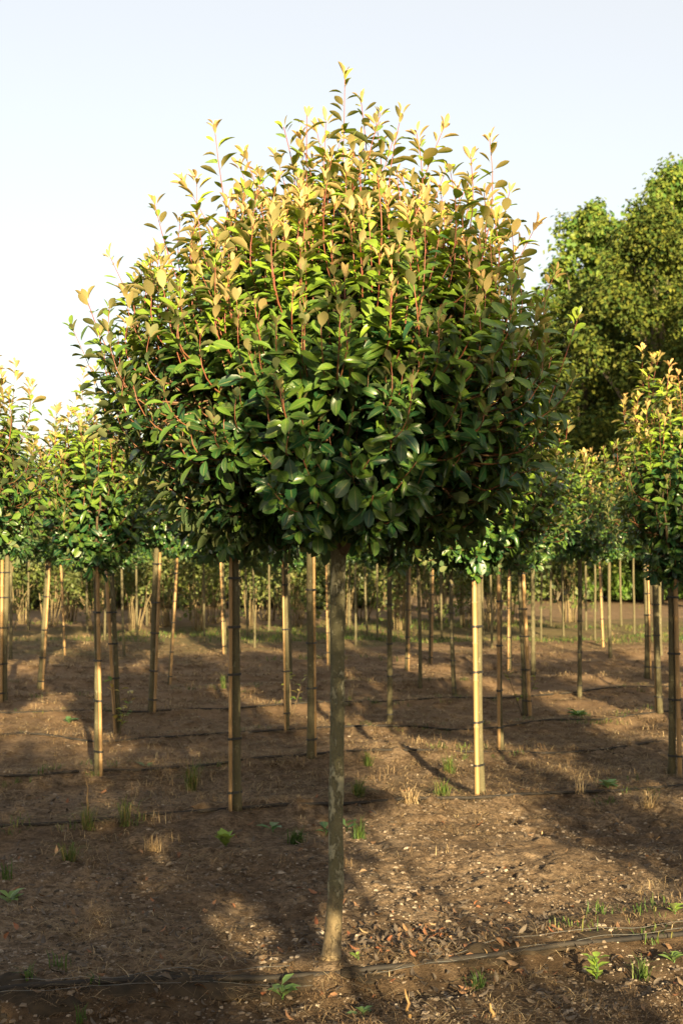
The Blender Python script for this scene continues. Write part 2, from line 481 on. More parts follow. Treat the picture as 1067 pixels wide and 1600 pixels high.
def leaf_template(rows, half, fold, curve, twist=0.0):
    """unit-length leaf along +x, width along y, upper face +z; rows: positions, half: half widths"""
    V = []
    for t, w in zip(rows, half):
        zc = -curve * t * t + 0.25 * curve * t
        tw = twist * t
        for s in (-1, 0, 1):
            y = s * w * math.cos(fold); z = abs(s) * w * math.sin(fold)
            V.append((t, y * math.cos(tw) - z * math.sin(tw), zc + z * math.cos(tw) + y * math.sin(tw)))
    F, UV = [], []
    for i in range(len(rows) - 1):
        for j in range(2):
            a = i * 3 + j
            F.append((a, a + 3, a + 4, a + 1))
            u0, u1 = rows[i], rows[i + 1]
            v0, v1 = j * 0.5, j * 0.5 + 0.5
            UV += [(u0, v0), (u1, v0), (u1, v1), (u0, v1)]
    return np.array(V, float), np.array(F, int), np.array(UV, float)

HI_ROWS = (0.0, 0.11, 0.30, 0.56, 0.80, 0.93, 1.0)
HI_HALF = (0.011, 0.022, 0.165, 0.245, 0.205, 0.105, 0.006)
T_HI = [leaf_template(HI_ROWS, HI_HALF, R(f), c, R(t)) for f, c, t in ((20, 0.16, 12), (30, 0.28, -10), (14, 0.10, -20), (26, 0.40, 15))]
T_HI += [leaf_template(HI_ROWS, tuple(h * w for h in HI_HALF), R(f), c, R(t)) for w, f, c, t in ((0.78, 40, 0.55, 35), (1.12, 10, 0.05, -8))]
T_YOUNG = leaf_template(HI_ROWS, tuple(h * 0.82 for h in HI_HALF), R(38), 0.22, R(8))
LO_ROWS, LO_HALF = (0.0, 0.3, 0.72, 1.0), (0.015, 0.18, 0.23, 0.02)
T_MID = [leaf_template((0.0, 0.33, 0.76, 1.0), (0.014, 0.185, 0.228, 0.01), R(f), c, R(t)) for f, c, t in ((20, 0.16, 12), (30, 0.28, -10), (14, 0.10, -20), (26, 0.40, 15))]
T_LO = [leaf_template(LO_ROWS, LO_HALF, R(f), c) for f, c in ((20, 0.16), (30, 0.3))]

def place_leaves(tmpl, pos, rot, size):
    """rot (n,3,3) with columns x,y,z"""
    V, F, UV = tmpl
    n = len(pos)
    W = np.einsum('nij,vj->nvi', rot, V) * size[:, None, None] + pos[:, None, :]
    Fa = (F[None] + (np.arange(n) * len(V))[:, None, None]).reshape(-1, 4)
    return W.reshape(-1, 3), Fa, np.tile(UV, (n, 1)), len(V)

def frames(d, nrm):
    d = d / (np.linalg.norm(d, axis=1, keepdims=True) + 1e-9)
    y = np.cross(nrm, d); y /= np.linalg.norm(y, axis=1, keepdims=True) + 1e-9
    z = np.cross(d, y)
    return np.stack([d, y, z], axis=-1)

PROFILE = np.array([(0.0, 0.38), (0.03, 0.56), (0.09, 0.75), (0.18, 0.90), (0.30, 0.98), (0.42, 1.0), (0.52, 0.96), (0.64, 0.86),
                    (0.76, 0.71), (0.86, 0.53), (0.94, 0.33), (1.0, 0.06)])

def gen_crown(seed, n_shoot, rad, hgt, leaf_len, spacing, tall=0.1, young=1.0, extra=()):
    """leaves and shoots of one clipped round crown; z = 0 at the crown's underside. Returns dict of arrays and list of shoot polylines"""
    rs = np.random.RandomState(seed)
    hs = np.linspace(0, 1, 200)
    rr = np.interp(hs, PROFILE[:, 0], PROFILE[:, 1])
    wgt = rr * np.sqrt(1 + (np.gradient(rr, hs) * rad / hgt) ** 2)
    wgt[:6] *= 4.0
    cdf = np.cumsum(wgt); cdf /= cdf[-1]
    lob = rs.rand(6) * 6.28
    P, D, NR, S, AG, RN, shoots = [], [], [], [], [], [], []
    for i in range(n_shoot + len(extra)):
        h = np.interp((i * 0.7548777 + 0.31) % 1.0, cdf, hs)
        th = i * 0.5698403 * 2 * math.pi + rs.randn() * 0.15
        r = np.interp(h, PROFILE[:, 0], PROFILE[:, 1])
        wob = 1 + 0.06 * math.sin(3 * th + lob[0]) * math.cos(5 * h + lob[1]) + 0.05 * math.sin(7 * th + 9 * h + lob[2])
        inner = rs.rand() < 0.42
        k = rs.uniform(0.55, 0.85) if inner else rs.uniform(0.88, 1.03)
        hh = h
        if inner and h > 0.55: hh = h * rs.uniform(0.8, 0.97)
        phi = np.interp(hh, [0, 0.05, 0.12, 0.22, 0.4, 0.6, 0.8, 1.0], [-0.9, -0.5, -0.2, 0.05, 0.3, 0.65, 1.0, 1.5])
        out = np.array([math.cos(th), math.sin(th), 0.0])
        tip = out * r * rad * k * wob + np.array([0, 0, hh * hgt])
        if hh < 0.2: tip[2] += hgt * (0.05 * math.sin(4 * th + lob[3]) + 0.04 * math.sin(9 * th + lob[4]) + rs.randn() * 0.02)
        ku = np.interp(hh, [0, 0.1, 0.25, 0.5, 0.8, 1], [0.05, 0.22, 0.45, 0.70, 1.1, 1.4])
        d = out * math.cos(phi) + np.array([0, 0, math.sin(phi) + ku]) + rs.randn(3) * 0.16
        d /= np.linalg.norm(d)
        Ls = rs.uniform(0.26, 0.48) * (0.75 + 0.5 * hh) * (hgt / 2.17) ** 0.5
        ext = 0.0
        if not inner and hh > 0.3 and rs.rand() < 0.42:
            ext = rs.uniform(0.2, 1.0) * tall
            tip = tip + d * ext
        if i >= n_shoot:
            tip = np.array(extra[i - n_shoot][:3], float); inner = False; hh = min(0.95, tip[2] / hgt)
            d = np.array([tip[0] * 0.35, tip[1] * 0.35, 1.0]) + rs.randn(3) * 0.06
            d /= np.linalg.norm(d); Ls = 0.38; ext = extra[i - n_shoot][3]
        b = tip - d * (Ls + ext)
        bend = out * 0.06 * (1 if hh > 0.2 else -0.5) - np.array([0, 0, 0.05])
        ts = np.linspace(0, 1, 7)
        pts = b[None] + (tip - b)[None] * ts[:, None] + bend[None] * (4 * ts * (1 - ts))[:, None]
        Lt = Ls + ext
        ylocal = young * np.interp(hh, [0.0, 0.2, 0.4, 0.6, 0.85], [0.06, 0.14, 0.30, 0.62, 1.0]) * (0.3 if inner else 1.0) * rs.uniform(0.45, 1.2)
        shoots.append((pts, 0.0042 * leaf_len / 0.11 * (0.8 + 0.5 * rs.rand()), ylocal, b))
        n = max(5, int(Lt / (spacing * rs.uniform(0.85, 1.2))))
        t = 0.06 + 0.94 * (np.arange(n) + 0.5) / n
        t = np.concatenate([t, 1 - np.array([0.0, 0.004, 0.012, 0.02]) / Lt])
        n += 4
        ax = (tip - b) / Lt
        tang = ax[None] + bend[None] * (4 * (1 - 2 * t))[:, None] / Lt
        tang /= np.linalg.norm(tang, axis=1, keepdims=True)
        p = np.stack([np.interp(t, ts, pts[:, q]) for q in range(3)], -1)
        az = np.arange(n) * 2.3999 + rs.rand() * 6.28 + rs.randn(n) * 0.3
        e1 = np.cross(tang, np.array([0.31, 0.87, 0.39])); e1 /= np.linalg.norm(e1, axis=1, keepdims=True)
        e2 = np.cross(tang, e1)
        o = np.cos(az)[:, None] * e1 + np.sin(az)[:, None] * e2
        fromtip = (1 - t) * Lt                       # metres from the tip
        pitch = np.interp(fromtip, [0, 0.015, 0.05, 0.12, 0.3], [1.15, 0.95, 0.75, 0.5, 0.22]) + rs.randn(n) * 0.17
        dd = np.cos(pitch)[:, None] * o + np.sin(pitch)[:, None] * tang
        nn = -np.sin(pitch)[:, None] * o + np.cos(pitch)[:, None] * tang
        # older leaves turn their faces up and outwards to the light and droop at the rim
        lightd = np.array([0, 0, 0.65]) + out * 0.85
        nn = nn + lightd[None] * np.interp(fromtip, [0, 0.1, 0.3], [0.0, 0.35, 0.8])[:, None] + rs.randn(n, 3) * 0.18
        if hh < 0.35:
            dd = dd + np.array([0, 0, -0.75 * (1 - hh / 0.35)])[None] * np.interp(fromtip, [0, 0.1], [0.5, 1.0])[:, None]
            nn = nn + out[None] * 0.9 * (1 - hh / 0.35)
        sz = leaf_len * np.interp(fromtip, [0, 0.02, 0.10, 0.2], [0.50, 0.66, 0.92, 1.0]) * rs.uniform(0.62, 1.24, n) * (1.12 if hh < 0.25 else 1.0)
        age = np.clip(np.interp(fromtip, [0, 0.02, 0.05, 0.10, 0.20, 0.32, 0.48], [1.0, 0.86, 0.64, 0.48, 0.40, 0.26, 0.0]) * ylocal + rs.randn(n) * 0.07, 0, 1)  # young tips; the long yellow tail also paints sunlight onto older upper leaves
        P.append(p + o * 0.006); D.append(dd); NR.append(nn); S.append(sz); AG.append(age); RN.append(np.clip(rs.rand(n) * 0.8 + rs.rand() * 0.3, 0, 1))
    P, D, NR, S, AG, RN = (np.concatenate(a) for a in (P, D, NR, S, AG, RN))
    return dict(pos=P, rot=frames(D, NR), size=S, age=AG, rnd=RN, var=np.random.RandomState(seed + 5).randint(0, 6, len(P))), shoots

def leaves_mesh(name, lv, sel, hi, mat):
    V, F, UV, C, n0 = [], [], [], [], 0
    tm = {2: T_HI, 1: T_MID, 0: T_LO}[int(hi)]
    hi = hi == 2
    young = lv['age'] > 0.6
    groups = [((lv['var'] % len(tm)) == k) & (~young if hi else True) for k in range(len(tm))]
    tms = list(tm)
    if hi: groups.append(young); tms.append(T_YOUNG)
    for gmask, t in zip(groups, tms):
        m = gmask & sel
        if not m.any(): continue
        v, f, uv, nv = place_leaves(t, lv['pos'][m], lv['rot'][m], lv['size'][m])
        c = np.stack([lv['age'][m], lv['rnd'][m], np.zeros(m.sum()), np.ones(m.sum())], -1)
        V.append(v); F.append(f + n0); UV.append(uv); C.append(np.repeat(c, nv, axis=0)); n0 += len(v)
    return make_mesh(name, np.concatenate(V), np.concatenate(F), mat, np.concatenate(C), np.concatenate(UV))

LEAF_MESH = [make_mesh('leaf', t[0], t[1], M_leaf_obj, None, t[2]) for t in T_HI + [T_YOUNG]]

def shoots_mesh(name, shoots, limbs, sides=4):
    """thin red shoots, each joined by a thin brown twig to the nearest limb"""
    A = Acc()
    LP = np.concatenate(limbs) if limbs else None
    for pts, r, yl, b in shoots:
        if sides < 5: pts = pts[::2]
        n = len(pts)
        V, F = tube_arrays(pts, np.linspace(r, r * 0.35, n), sides)
        c = np.zeros((len(V), 4)); c[:, 3] = 1
        c[:n * sides, 0] = np.repeat(np.linspace(0.35, 1.0, n) * min(1, 0.4 + yl * 0.7), sides)
        A.add(V, F, c)
        if LP is not None:
            q = LP[np.argmin(((LP - b) ** 2).sum(1))]
            V, F = tube_arrays(np.array([q, (q + b) / 2 + np.array([0, 0, -0.02]), b]), (r * 1.6, r * 1.3, r), sides)
            A.add(V, F, (0.1, 0, 0, 1))
    return A.mesh(name, M_twig)

def limb_paths(seed, n, rad, hgt, base, drop=0.18):
    rs = np.random.RandomState(seed)
    out = []
    for i in range(n):
        th = i * 2 * math.pi / n + rs.randn() * 0.25
        up = rs.uniform(0.35, 0.85) if i else 0.92
        rr = rs.uniform(0.45, 0.7) * (1.15 - up) + 0.08
        end = np.array([math.cos(th) * rad * rr * 1.6, math.sin(th) * rad * rr * 1.6, hgt * up * 0.85])
        t = np.linspace(0, 1, 8)[:, None]
        st = base + np.array([0, 0, -drop * rs.rand()])
        side = np.array([math.cos(th), math.sin(th), 0]) * rad * 0.12
        out.append(st * (1 - t) + end * t + side * 4 * t * (1 - t) + rs.randn(8, 3) * 0.012 * t)
    return out

# ------------------------------------------------------------------ nursery trees
MARKS = [(4, 'sunlit edge trunk'), (72, 'strongly leaning trunk'), (155, 'long tan stake'), (178, 'tilted suckered trunk'), (244, 'pale two-stake trunk'), (271, 'leaning tan stake'),
         (350, 'thin pale stake'), (366, 'thick grey trunk'), (447, 'slender suckered trunk'), (488, 'straight pale trunk'), (526, 'big trunk'), (609, 'dark ringed trunk'), (655, 'wavy pale trunk'),
         (708, 'weed-footed slim trunk'), (744, 'yellow stake'), (778, 'reddish stake'), (818, 'leaning stake with suckers'), (905, 'lone slim trunk'), (940, 'far sunlit stake'),
         (1008, 'sunlit far pair'), (1026, 'curved grey trunk'), (1050, 'thick brown stake')]
FAR_ITEMS = []
def far_labels():
    """the far copies named by the near trunks and stakes they are seen between"""
    by = {}
    for px, o, head in FAR_ITEMS:
        k = max([i for i, m in enumerate(MARKS) if m[0] <= px], default=-1)
        by.setdefault((k, head), []).append((px, o))
    for (k, head), v in by.items():
        v.sort(key=lambda q: q[0])
        a = MARKS[k][1] if k >= 0 else None
        b = MARKS[k + 1][1] if k + 1 < len(MARKS) else None
        for i, (px, o) in enumerate(v):
            if a is None: where = 'beyond the %s, %s' % (b, 'partly cut off' if i == 0 else 'just in view')
            elif b is None: where = 'outermost beyond the ' + a
            elif len(v) == 1: where = 'between %s and %s' % (a, b)
            elif i == 0: where = 'between %s and %s, nearer the former' % (a, b)
            elif i == len(v) - 1: where = 'between %s and %s, nearer the latter' % (a, b)
            elif len(v) == 3: where = 'midway between %s and %s' % (a, b)
            else: where = 'between %s and %s, %s along' % (a, b, ('second', 'third', 'fourth', 'fifth')[min(i - 1, 3)])
            o['label'] = head + ' ' + where
TREES = []          # trees with a crown of their own: (root, leaf arrays, root position, is main)

def trunk_path(lean, hgt, wob, seed, n=14):
    rs = np.random.RandomState(seed)
    t = np.linspace(0, 1, n)
    a, b = rs.randn(2) * wob
    x = lean[0] * t + a * np.sin(t * 3.1) + b * np.sin(t * 6.5) * 0.4
    y = lean[1] * t + rs.randn() * wob * np.sin(t * 4)
    return np.stack([x, y, -0.05 + (hgt + 0.05) * t], -1)

def trunk_mesh(path, r0, mat, seed, sides=10):
    n = len(path)
    t = np.linspace(0, 1, n)
    r = r0 * (1.0 - 0.14 * t + 0.28 * np.exp(-t * 14))
    return tube_mesh('trunk', path, r, mat, sides, 0.14, seed)

# ---- the big tree in front
MAIN = empty('standard_tree', (-0.045, 0.0, 0.0))
tag(MAIN, 'big round-crowned standard tree with thick lichen-spotted trunk and copper shoot tips', 'tree')
mz = 1.92
mt = np.array([(-0.005, 0, -0.05), (0.0, 0, 0.0), (0.008, 0, 0.10), (0.018, 0, 0.25), (0.022, 0, 0.40), (0.020, 0.004, 0.6), (0.024, 0.004, 0.85),
               (0.028, 0, 1.1), (0.026, 0, 1.4), (0.030, 0, 1.65), (0.034, 0, 1.85)])
mtt = np.linspace(0, 1, 80)
mts = np.linspace(0, 1, len(mt))
mpath = np.stack([np.interp(mtt, mts, mt[:, k]) for k in range(3)], -1)
mr = np.interp(mpath[:, 2], [-0.05, 0.0, 0.04, 0.10, 0.2, 0.45, 1.0, 1.5, 1.9], [0.058, 0.049, 0.044, 0.041, 0.038, 0.0345, 0.0335, 0.034, 0.038])
for zk, ak in ((0.32, 0.004), (0.43, 0.003), (0.71, 0.004), (0.78, 0.002), (1.12, 0.003), (1.46, 0.004)):
    mr = mr + ak * np.exp(-((mpath[:, 2] - zk) / 0.03) ** 2)
link('trunk', tube_mesh('trunk', mpath, mr * 0.93, M_bark, 22, 0.10, 3), MAIN)
# shoot tips that stick out of the dome: x, y, height over the crown's underside, extra length
SPIKES = [(0.03, -0.05, 1.92, 0.34), (0.1, 0.05, 1.84, 0.3), (-0.53, -0.1, 1.68, 0.32), (-0.27, 0.05, 1.59, 0.25), (0.46, -0.05, 1.69, 0.25), (0.66, 0.0, 1.65, 0.28), (0.27, -0.15, 1.71, 0.25), (-0.16, -0.1, 1.63, 0.25), (0.76, 0.1, 1.45, 0.25), (-0.8, 0.0, 1.37, 0.25), (-0.98, -0.1, 1.12, 0.22), (0.18, -0.2, 1.7, 0.2), (-0.66, -0.15, 1.43, 0.2), (0.02, 0.2, 1.72, 0.2), (0.36, 0.1, 1.65, 0.2), (-0.05, -0.25, 1.65, 0.2), (-0.42, 0.2, 1.43, 0.2), (0.56, -0.2, 1.51, 0.2), (0.85, -0.1, 1.25, 0.2), (-0.1, 0.15, 1.75, 0.2), (0.95, 0.0, 1.07, 0.18), (-1.16, 0.0, 0.83, 0.12), (-1.07, -0.15, 0.93, 0.15), (1.04, -0.05, 0.87, 0.15)]
rs_ = np.random.RandomState(77)
for q in range(84):
    a_, r_ = rs_.rand() * 6.28, 0.90 * rs_.rand() ** 0.6
    top = 1.42 * np.interp(r_ / 0.96, [0.06, 0.36, 0.58, 0.76, 0.9], [1.0, 0.93, 0.85, 0.75, 0.6])
    SPIKES.append((r_ * math.cos(a_), r_ * math.sin(a_), float(top + rs_.uniform(0.08, 0.36) * (1.2 - 0.6 * r_)), float(rs_.uniform(0.05, 0.22))))
M_lv, M_sh = gen_crown(11, 1320, 0.96, 1.44, 0.094, 0.0215, tall=0.13, extra=SPIKES)
M_lv['pos'][:, 2] += mz
M_lv['pos'][:, 0] += 0.03
M_sh = [(p + np.array([0.03, 0, mz]), r, y, b + np.array([0.03, 0, mz])) for p, r, y, b in M_sh]
m_limbs = [p + np.array([0.034, 0, mz - 0.02]) for p in limb_paths(5, 8, 0.95, 1.55, np.zeros(3))]
for p in m_limbs:
    link('branch', tube_mesh('branch', p, np.linspace(0.020, 0.007, len(p)), M_limb, 8, 0.1), MAIN)
link('twigs', shoots_mesh('twigs', M_sh, m_limbs, 5), MAIN)['kind'] = 'stuff'
TREES.append((MAIN, M_lv, np.array([-0.045, 0.0, 0.0]), True))

# ---- shared crowns for the trees whose leaves are too small to tell apart
FAR_CROWNS = []
for s in range(4):
    lv, sh = gen_crown(100 + s, 200, 0.62, 1.32, 0.112, 0.031, tall=0.22)
    limbs = limb_paths(60 + s, 5, 0.62, 1.4, np.zeros(3), 0.05)
    me = leaves_mesh('foliage', lv, np.ones(len(lv['pos']), bool), False, M_leaf)
    tw = shoots_mesh('twigs', [q for i, q in enumerate(sh) if i % 2 == 0], limbs, 3)
    br = [tube_mesh('branch', p, np.linspace(0.013, 0.005, len(p)), M_limb, 5) for p in limbs]
    FAR_CROWNS.append((me, tw, br))

G_TREE = 'young standard trees staked in rows'
G_STAKE = 'bamboo stakes tied to the young trees'
rng = random.Random(4)

def tie_mesh(p, q, rp, rq):
    """black band round the trunk at p and the cane at q"""
    p, q = Vector(p), Vector(q)
    c = (p + q) / 2
    d = (q - p); d.z = 0
    L = d.length
    d = d.normalized() if L > 1e-5 else Vector((1, 0, 0))
    e = Vector((-d.y, d.x, 0))
    V, F = [], []
    n = 16
    for k in range(n):
        a = 2 * math.pi * k / n
        ca, sa = math.cos(a), math.sin(a)
        rr = (rq if ca > 0 else rp) + 0.002
        off = d * (L / 2 if ca > 0 else -L / 2) + (d * ca + e * sa) * rr
        for z, o in ((-0.008, 0), (0.008, 0), (0.008, 0.005), (-0.008, 0.005)):
            w = (d * ca + e * sa) * o
            V.append(tuple(c + off + w + Vector((0, 0, z))))
    for k in range(n):
        a, b = k * 4, ((k + 1) % n) * 4
        for j in range(4):
            F.append((a + j, b + j, b + (j + 1) % 4, a + (j + 1) % 4))
    return make_mesh('tie', V, F, M_tie, smooth=False)

def stake(base, top, tpath, tr, r, label, seed, group=None):
    """a bamboo cane and the black ties that hold it to the trunk"""
    rs = random.Random(seed)
    root = empty('bamboo_stake', (base[0], base[1], base[2]))
    tag(root, label, 'stake', group)
    b, t = Vector(base), Vector(top)
    H = (t - b).z
    zs = [-0.15, 0.0]
    rad = [r, r]
    nodes = []
    z = rs.uniform(0.12, 0.3)
    while z < H - 0.05:
        nodes.append(z)
        zs += [z - 0.012, z, z + 0.012]; rad += [r * 0.98, r * 1.10, r * 0.97]
        z += rs.uniform(0.24, 0.36)
    zs.append(H); rad.append(r * 0.86)
    P = [((t - b) * (q / H)) for q in zs]
    cane = link('cane', tube_mesh('cane', [tuple(v) for v in P], rad, M_cane, 8), root)
    for z in nodes:
        c = (t - b) * (z / H)
        k = (t - b).normalized() * 0.004
        nb = link('node', tube_mesh('node', [tuple(c - k), tuple(c + k)], [r * 1.13] * 2, M_node, 8), cane)
    zz = rs.uniform(0.10, 0.22)
    while zz < H - 0.02:
        w = b + (t - b) * (zz / H)
        px = np.interp(w.z, tpath[:, 2], tpath[:, 0]); py = np.interp(w.z, tpath[:, 2], tpath[:, 1])
        if (Vector((px, py)) - w.xy).length < 0.16:
            link('tie', tie_mesh(Vector((px, py, w.z)) - b, w - b, tr, r), root)
        zz += rs.uniform(0.30, 0.46)
    return root

def tree(px, py, topx, rad, hgt, r_px, own, label, seed, stk=None, stem=None, xy=None, group=None, stake_group=None, tilt_y=0.0):
    """one staked tree. (px,py): where the trunk meets the ground in the photo; topx: the trunk under the crown; stk: (dx at base, dx at top, top height, in front?, radius px, label)"""
    if stem is None: stem = 1.87 + 0.09 * math.sin(seed * 7.31)
    if xy is None:
        x, y = at(px, py)
        d = y + CAM_D
        lean = (topx - px) / FPX * d
    else:
        x, y = xy; d = y + CAM_D; lean = topx
    z = gz(x, y)
    root = empty('standard_tree', (x, y, z))
    tag(root, label, 'tree', group)
    path = trunk_path((lean, tilt_y), stem + 0.12, 0.008, seed)
    r = r_px * 0.44 / FPX * d if xy is None else r_px
    link('trunk', trunk_mesh(path, r, M_bark2, seed), root)
    off = np.array([lean, tilt_y, stem - 0.06])
    if own:
        n_sh = int(360 * (rad / 0.62) ** 1.3)
        lv, sh = gen_crown(seed, n_sh, rad, hgt * 0.94, 0.102, 0.024, tall=0.26, young=1.25)
        lv['pos'] += off
        sh = [(p + off, rr, yy, b + off) for p, rr, yy, b in sh]
        limbs = [p + off + np.array([0, 0, 0.06]) for p in limb_paths(seed + 1, 6, rad, hgt, np.zeros(3), 0.08)]
        for p in limbs:
            link('branch', tube_mesh('branch', p, np.linspace(0.014, 0.005, len(p)), M_limb, 6), root)
        link('twigs', shoots_mesh('twigs', sh, limbs, 3), root)['kind'] = 'stuff'
        TREES.append((root, lv, np.array([x, y, z]), False))
    else:
        me, tw, br = FAR_CROWNS[seed % 4]
        sx = rad / 0.62; sz = hgt / 1.40
        rz = (seed * 2.1) % 6.28
        for nm, m_, kind in [('foliage', me, 'stuff'), ('twigs', tw, 'stuff')] + [('branch', b_, None) for b_ in br]:
            o = link(nm, m_, root, tuple(off + np.array([0, 0, 0.05])))
            o.rotation_euler = (0, 0, rz); o.scale = (sx, sx, sz)
            if kind: o['kind'] = kind
    if stk:
        bdx, tdx, th, front, sr, slabel = stk
        k = d / FPX
        fr = (-1 if front else 1) * (r * 0.5 + 0.012)
        if abs(bdx) * k < r + sr * k * 0.5:
            fr = (-1 if front else 1) * (r + sr * k * 0.5)
        b = (x + bdx * k, y + fr, z)
        wx = np.interp(min(th, stem), path[:, 2], path[:, 0])
        t = (x + wx + tdx * k, y + fr * 0.8 + tilt_y, z + th)
        tp = path + np.array([x, y, z])
        stake(b, t, tp, r, sr * 0.34 * k, slabel, seed + 7, stake_group)
    return root

T = tree
# px, py, top px, radius, height, trunk px, own crown, label, seed, stake
T(371, 1266, 367, 0.62, 1.35, 15, True, 'thick grey-barked tree beside and behind the big one, its crown mostly hidden', 21,
  (-10, -6, 1.80, True, 9, 'tan stake hugging the thick grey trunk beside the big tree, foot by the hose'))
T(752, 1240, 744, 0.62, 1.35, 13, True, 'tree with sunlit golden trunk tied to a bright yellow stake', 22,
  (-8, -6, 1.84, True, 12, 'bright sunlit yellow stake, the most brightly lit one in the field'))
T(1049, 1214, 1047, 0.43, 1.85, 13, True, 'tall tree with coppery top cut by the picture edge, dark trunk, brown stake', 23,
  (10, 4, 1.80, True, 11, 'thick brown stake by the picture edge, under the tall coppery tree'))
T(153, 1210, 148, 0.50, 1.36, 11, True, 'tree with mossy trunk whose long tan stake runs up into its dark crown', 24,
  (7, 3, 2.25, True, 9, 'long tan stake reaching up into the dark foliage, lower half sunlit'))
T(485, 1185, 484, 0.62, 1.35, 13, False, 'straight tree standing just beside the big trunk, foot in a sunlit patch of dry grass', 25,
  (7, 6, 1.76, False, 8, 'tan stake tied beside the straight trunk next to the big trunk'))
T(783, 1172, 777, 0.66, 1.40, 9, False, 'tree with trunk half hidden behind a reddish stake, just past the yellow stake', 26,
  (-5, -1, 1.80, True, 8, 'reddish brown stake standing just past the bright yellow stake'))
T(186, 1149, 171, 0.50, 1.30, 9, False, 'tree with thin tilted trunk and leafy suckers at its foot, beside the long sunlit stake', 27,
  (-4, -7, 1.78, True, 8, 'tilted tan stake crossing a thin trunk with suckers at its foot'))
T(448, 1140, 446, 0.60, 1.30, 9, False, 'slender tree with a leafy sucker at its foot between two thicker trunks', 28,
  (-2, -4, 1.74, True, 5, 'thin tan stake on the slender trunk with a leafy sucker'))
T(609, 1130, 609, 0.60, 1.30, 10, False, 'stakeless-looking dark straight trunk with black ties, beyond the big trunk', 29,
  (0, 0, 1.70, False, 6, 'stake hidden behind the dark straight trunk with black ties'))
T(820, 1118, 812, 0.66, 1.40, 8, False, 'tree with leafy suckers round its foot and a leaning tan stake', 30,
  (7, 3, 1.80, True, 9, 'leaning tan stake rising from leafy suckers on sunlit soil'))
T(1031, 1115, 1020, 0.52, 1.40, 10, False, 'tree with curved grey trunk just inside the tall coppery tree', 31,
  (-5, -1, 1.74, False, 6, 'thin stake tied to the curved grey trunk'))
T(237, 1111, 246, 0.62, 1.32, 12, False, 'tree with pale trunk tilting towards the big crown and two stakes', 32,
  (6, 7, 1.82, True, 7, 'tan stake tied to the pale tilting trunk, taller of its two'))
T(8, 1097, 12, 0.62, 1.40, 10, False, 'pale trunk at the very picture edge with a sunlit stake', 33,
  (-4, -6, 1.74, True, 8, 'sunlit pale stake at the very picture edge'))
T(905, 1088, 905, 0.52, 1.36, 8, False, 'lone slim dark trunk standing clear on bare ground, small crown with pink tips', 34,
  (0, 0, 1.85, False, 6, 'stake hidden behind the lone slim dark trunk'))
T(710, 1087, 704, 0.60, 1.30, 8, False, 'dark slim tree tilting slightly, foot in a clump of green weeds', 35,
  (0, -1, 1.72, False, 5, 'stake behind the dark slim tree with weeds at its foot'))
T(656, 1075, 653, 0.60, 1.30, 7, False, 'pale slightly wavy trunk in the sun, no stake in view', 36)
T(63, 1076, 79, 0.60, 1.32, 11, False, 'trunk leaning strongly to one side with stake crossing it low down', 37,
  (6, 3, 1.78, True, 6, 'stake crossing a strongly leaning trunk, reddish in its lower part'))
T(265, 1069, 277, 0.60, 1.30, 6, False, 'tree leaning with its tan stake, on sunlit dry grass', 38,
  (2, 2, 1.80, True, 6, 'tan leaning stake on sunlit dry grass'))
T(1010, 1060, 1006, 0.60, 1.30, 8, False, 'pale trunk with a sunlit stake, farther back beside the curved grey trunk', 39,
  (5, 3, 1.78, True, 5, 'sunlit thin stake farther back beside the curved grey trunk'))
T(833, 1055, 832, 0.60, 1.30, 8, False, 'grey trunk seen behind the leaning tan stake with suckers', 40)
T(797, 1047, 797, 0.58, 1.28, 5, False, 'thin trunk and stake pair between the reddish and the leaning stakes', 41,
  (-4, -3, 1.72, True, 5, 'thin stake of a close pair between the reddish and the leaning stakes'))
T(635, 1047, 637, 0.58, 1.28, 6, False, 'thin dark trunk with a tan stake, beyond the dark straight trunk', 42,
  (3, 3, 1.72, True, 5, 'thin tan stake beyond the dark straight trunk'))
T(672, 1037, 674, 0.58, 1.28, 6, False, 'slim tree with a reddish stake standing in short green grass', 43,
  (2, 2, 1.74, True, 5, 'reddish stake standing in short green grass'))
T(352, 1022, 348, 0.58, 1.28, 6, False, 'thin trunk with pale stake just off the thick grey trunk', 44,
  (-2, -3, 1.72, True, 5, 'pale thin stake just off the thick grey trunk'))
T(515, 1039, 512, 0.58, 1.28, 5, False, 'thin tree seen right along the edge of the big trunk', 45,
  (-3, -3, 1.70, True, 4, 'thin stake right along the edge of the big trunk'))
T(17, 1030, 18, 0.58, 1.28, 6, False, 'thin dark trunk behind the pale trunk at the picture edge', 46)
T(101, 1024, 97, 0.58, 1.28, 5, False, 'far tree with sunlit pale stake leaning beside the strongly leaning trunk', 47,
  (2, -1, 1.74, True, 5, 'sunlit pale stake leaning the other way beside the strongly leaning trunk'))
T(195, 1027, 190, 0.58, 1.28, 5, False, 'far thin trunk behind the trunk with leafy suckers', 48)
T(953, 1028, 951, 0.58, 1.28, 6, False, 'dark far trunk beside the small sunlit stake', 49)
T(1032, 1024, 1030, 0.58, 1.28, 6, False, 'far trunk seen just past the curved grey trunk', 50)
T(943, 1011, 937, 0.55, 1.28, 4, False, 'far tree with brightly sunlit short stake in the open ground', 51,
  (-2, -3, 1.82, True, 5, 'small brightly sunlit far stake in the open ground'))
T(374, 1021, 373, 0.55, 1.28, 4, False, 'far tree peeping out behind the thick grey trunk', 52)
T(454, 1060, 451, 0.58, 1.28, 6, False, 'second trunk close behind the slender one with the sucker', 53)
T(1057, 1010, 1053, 0.58, 1.28, 6, False, 'far trunk behind the thick brown stake', 54)
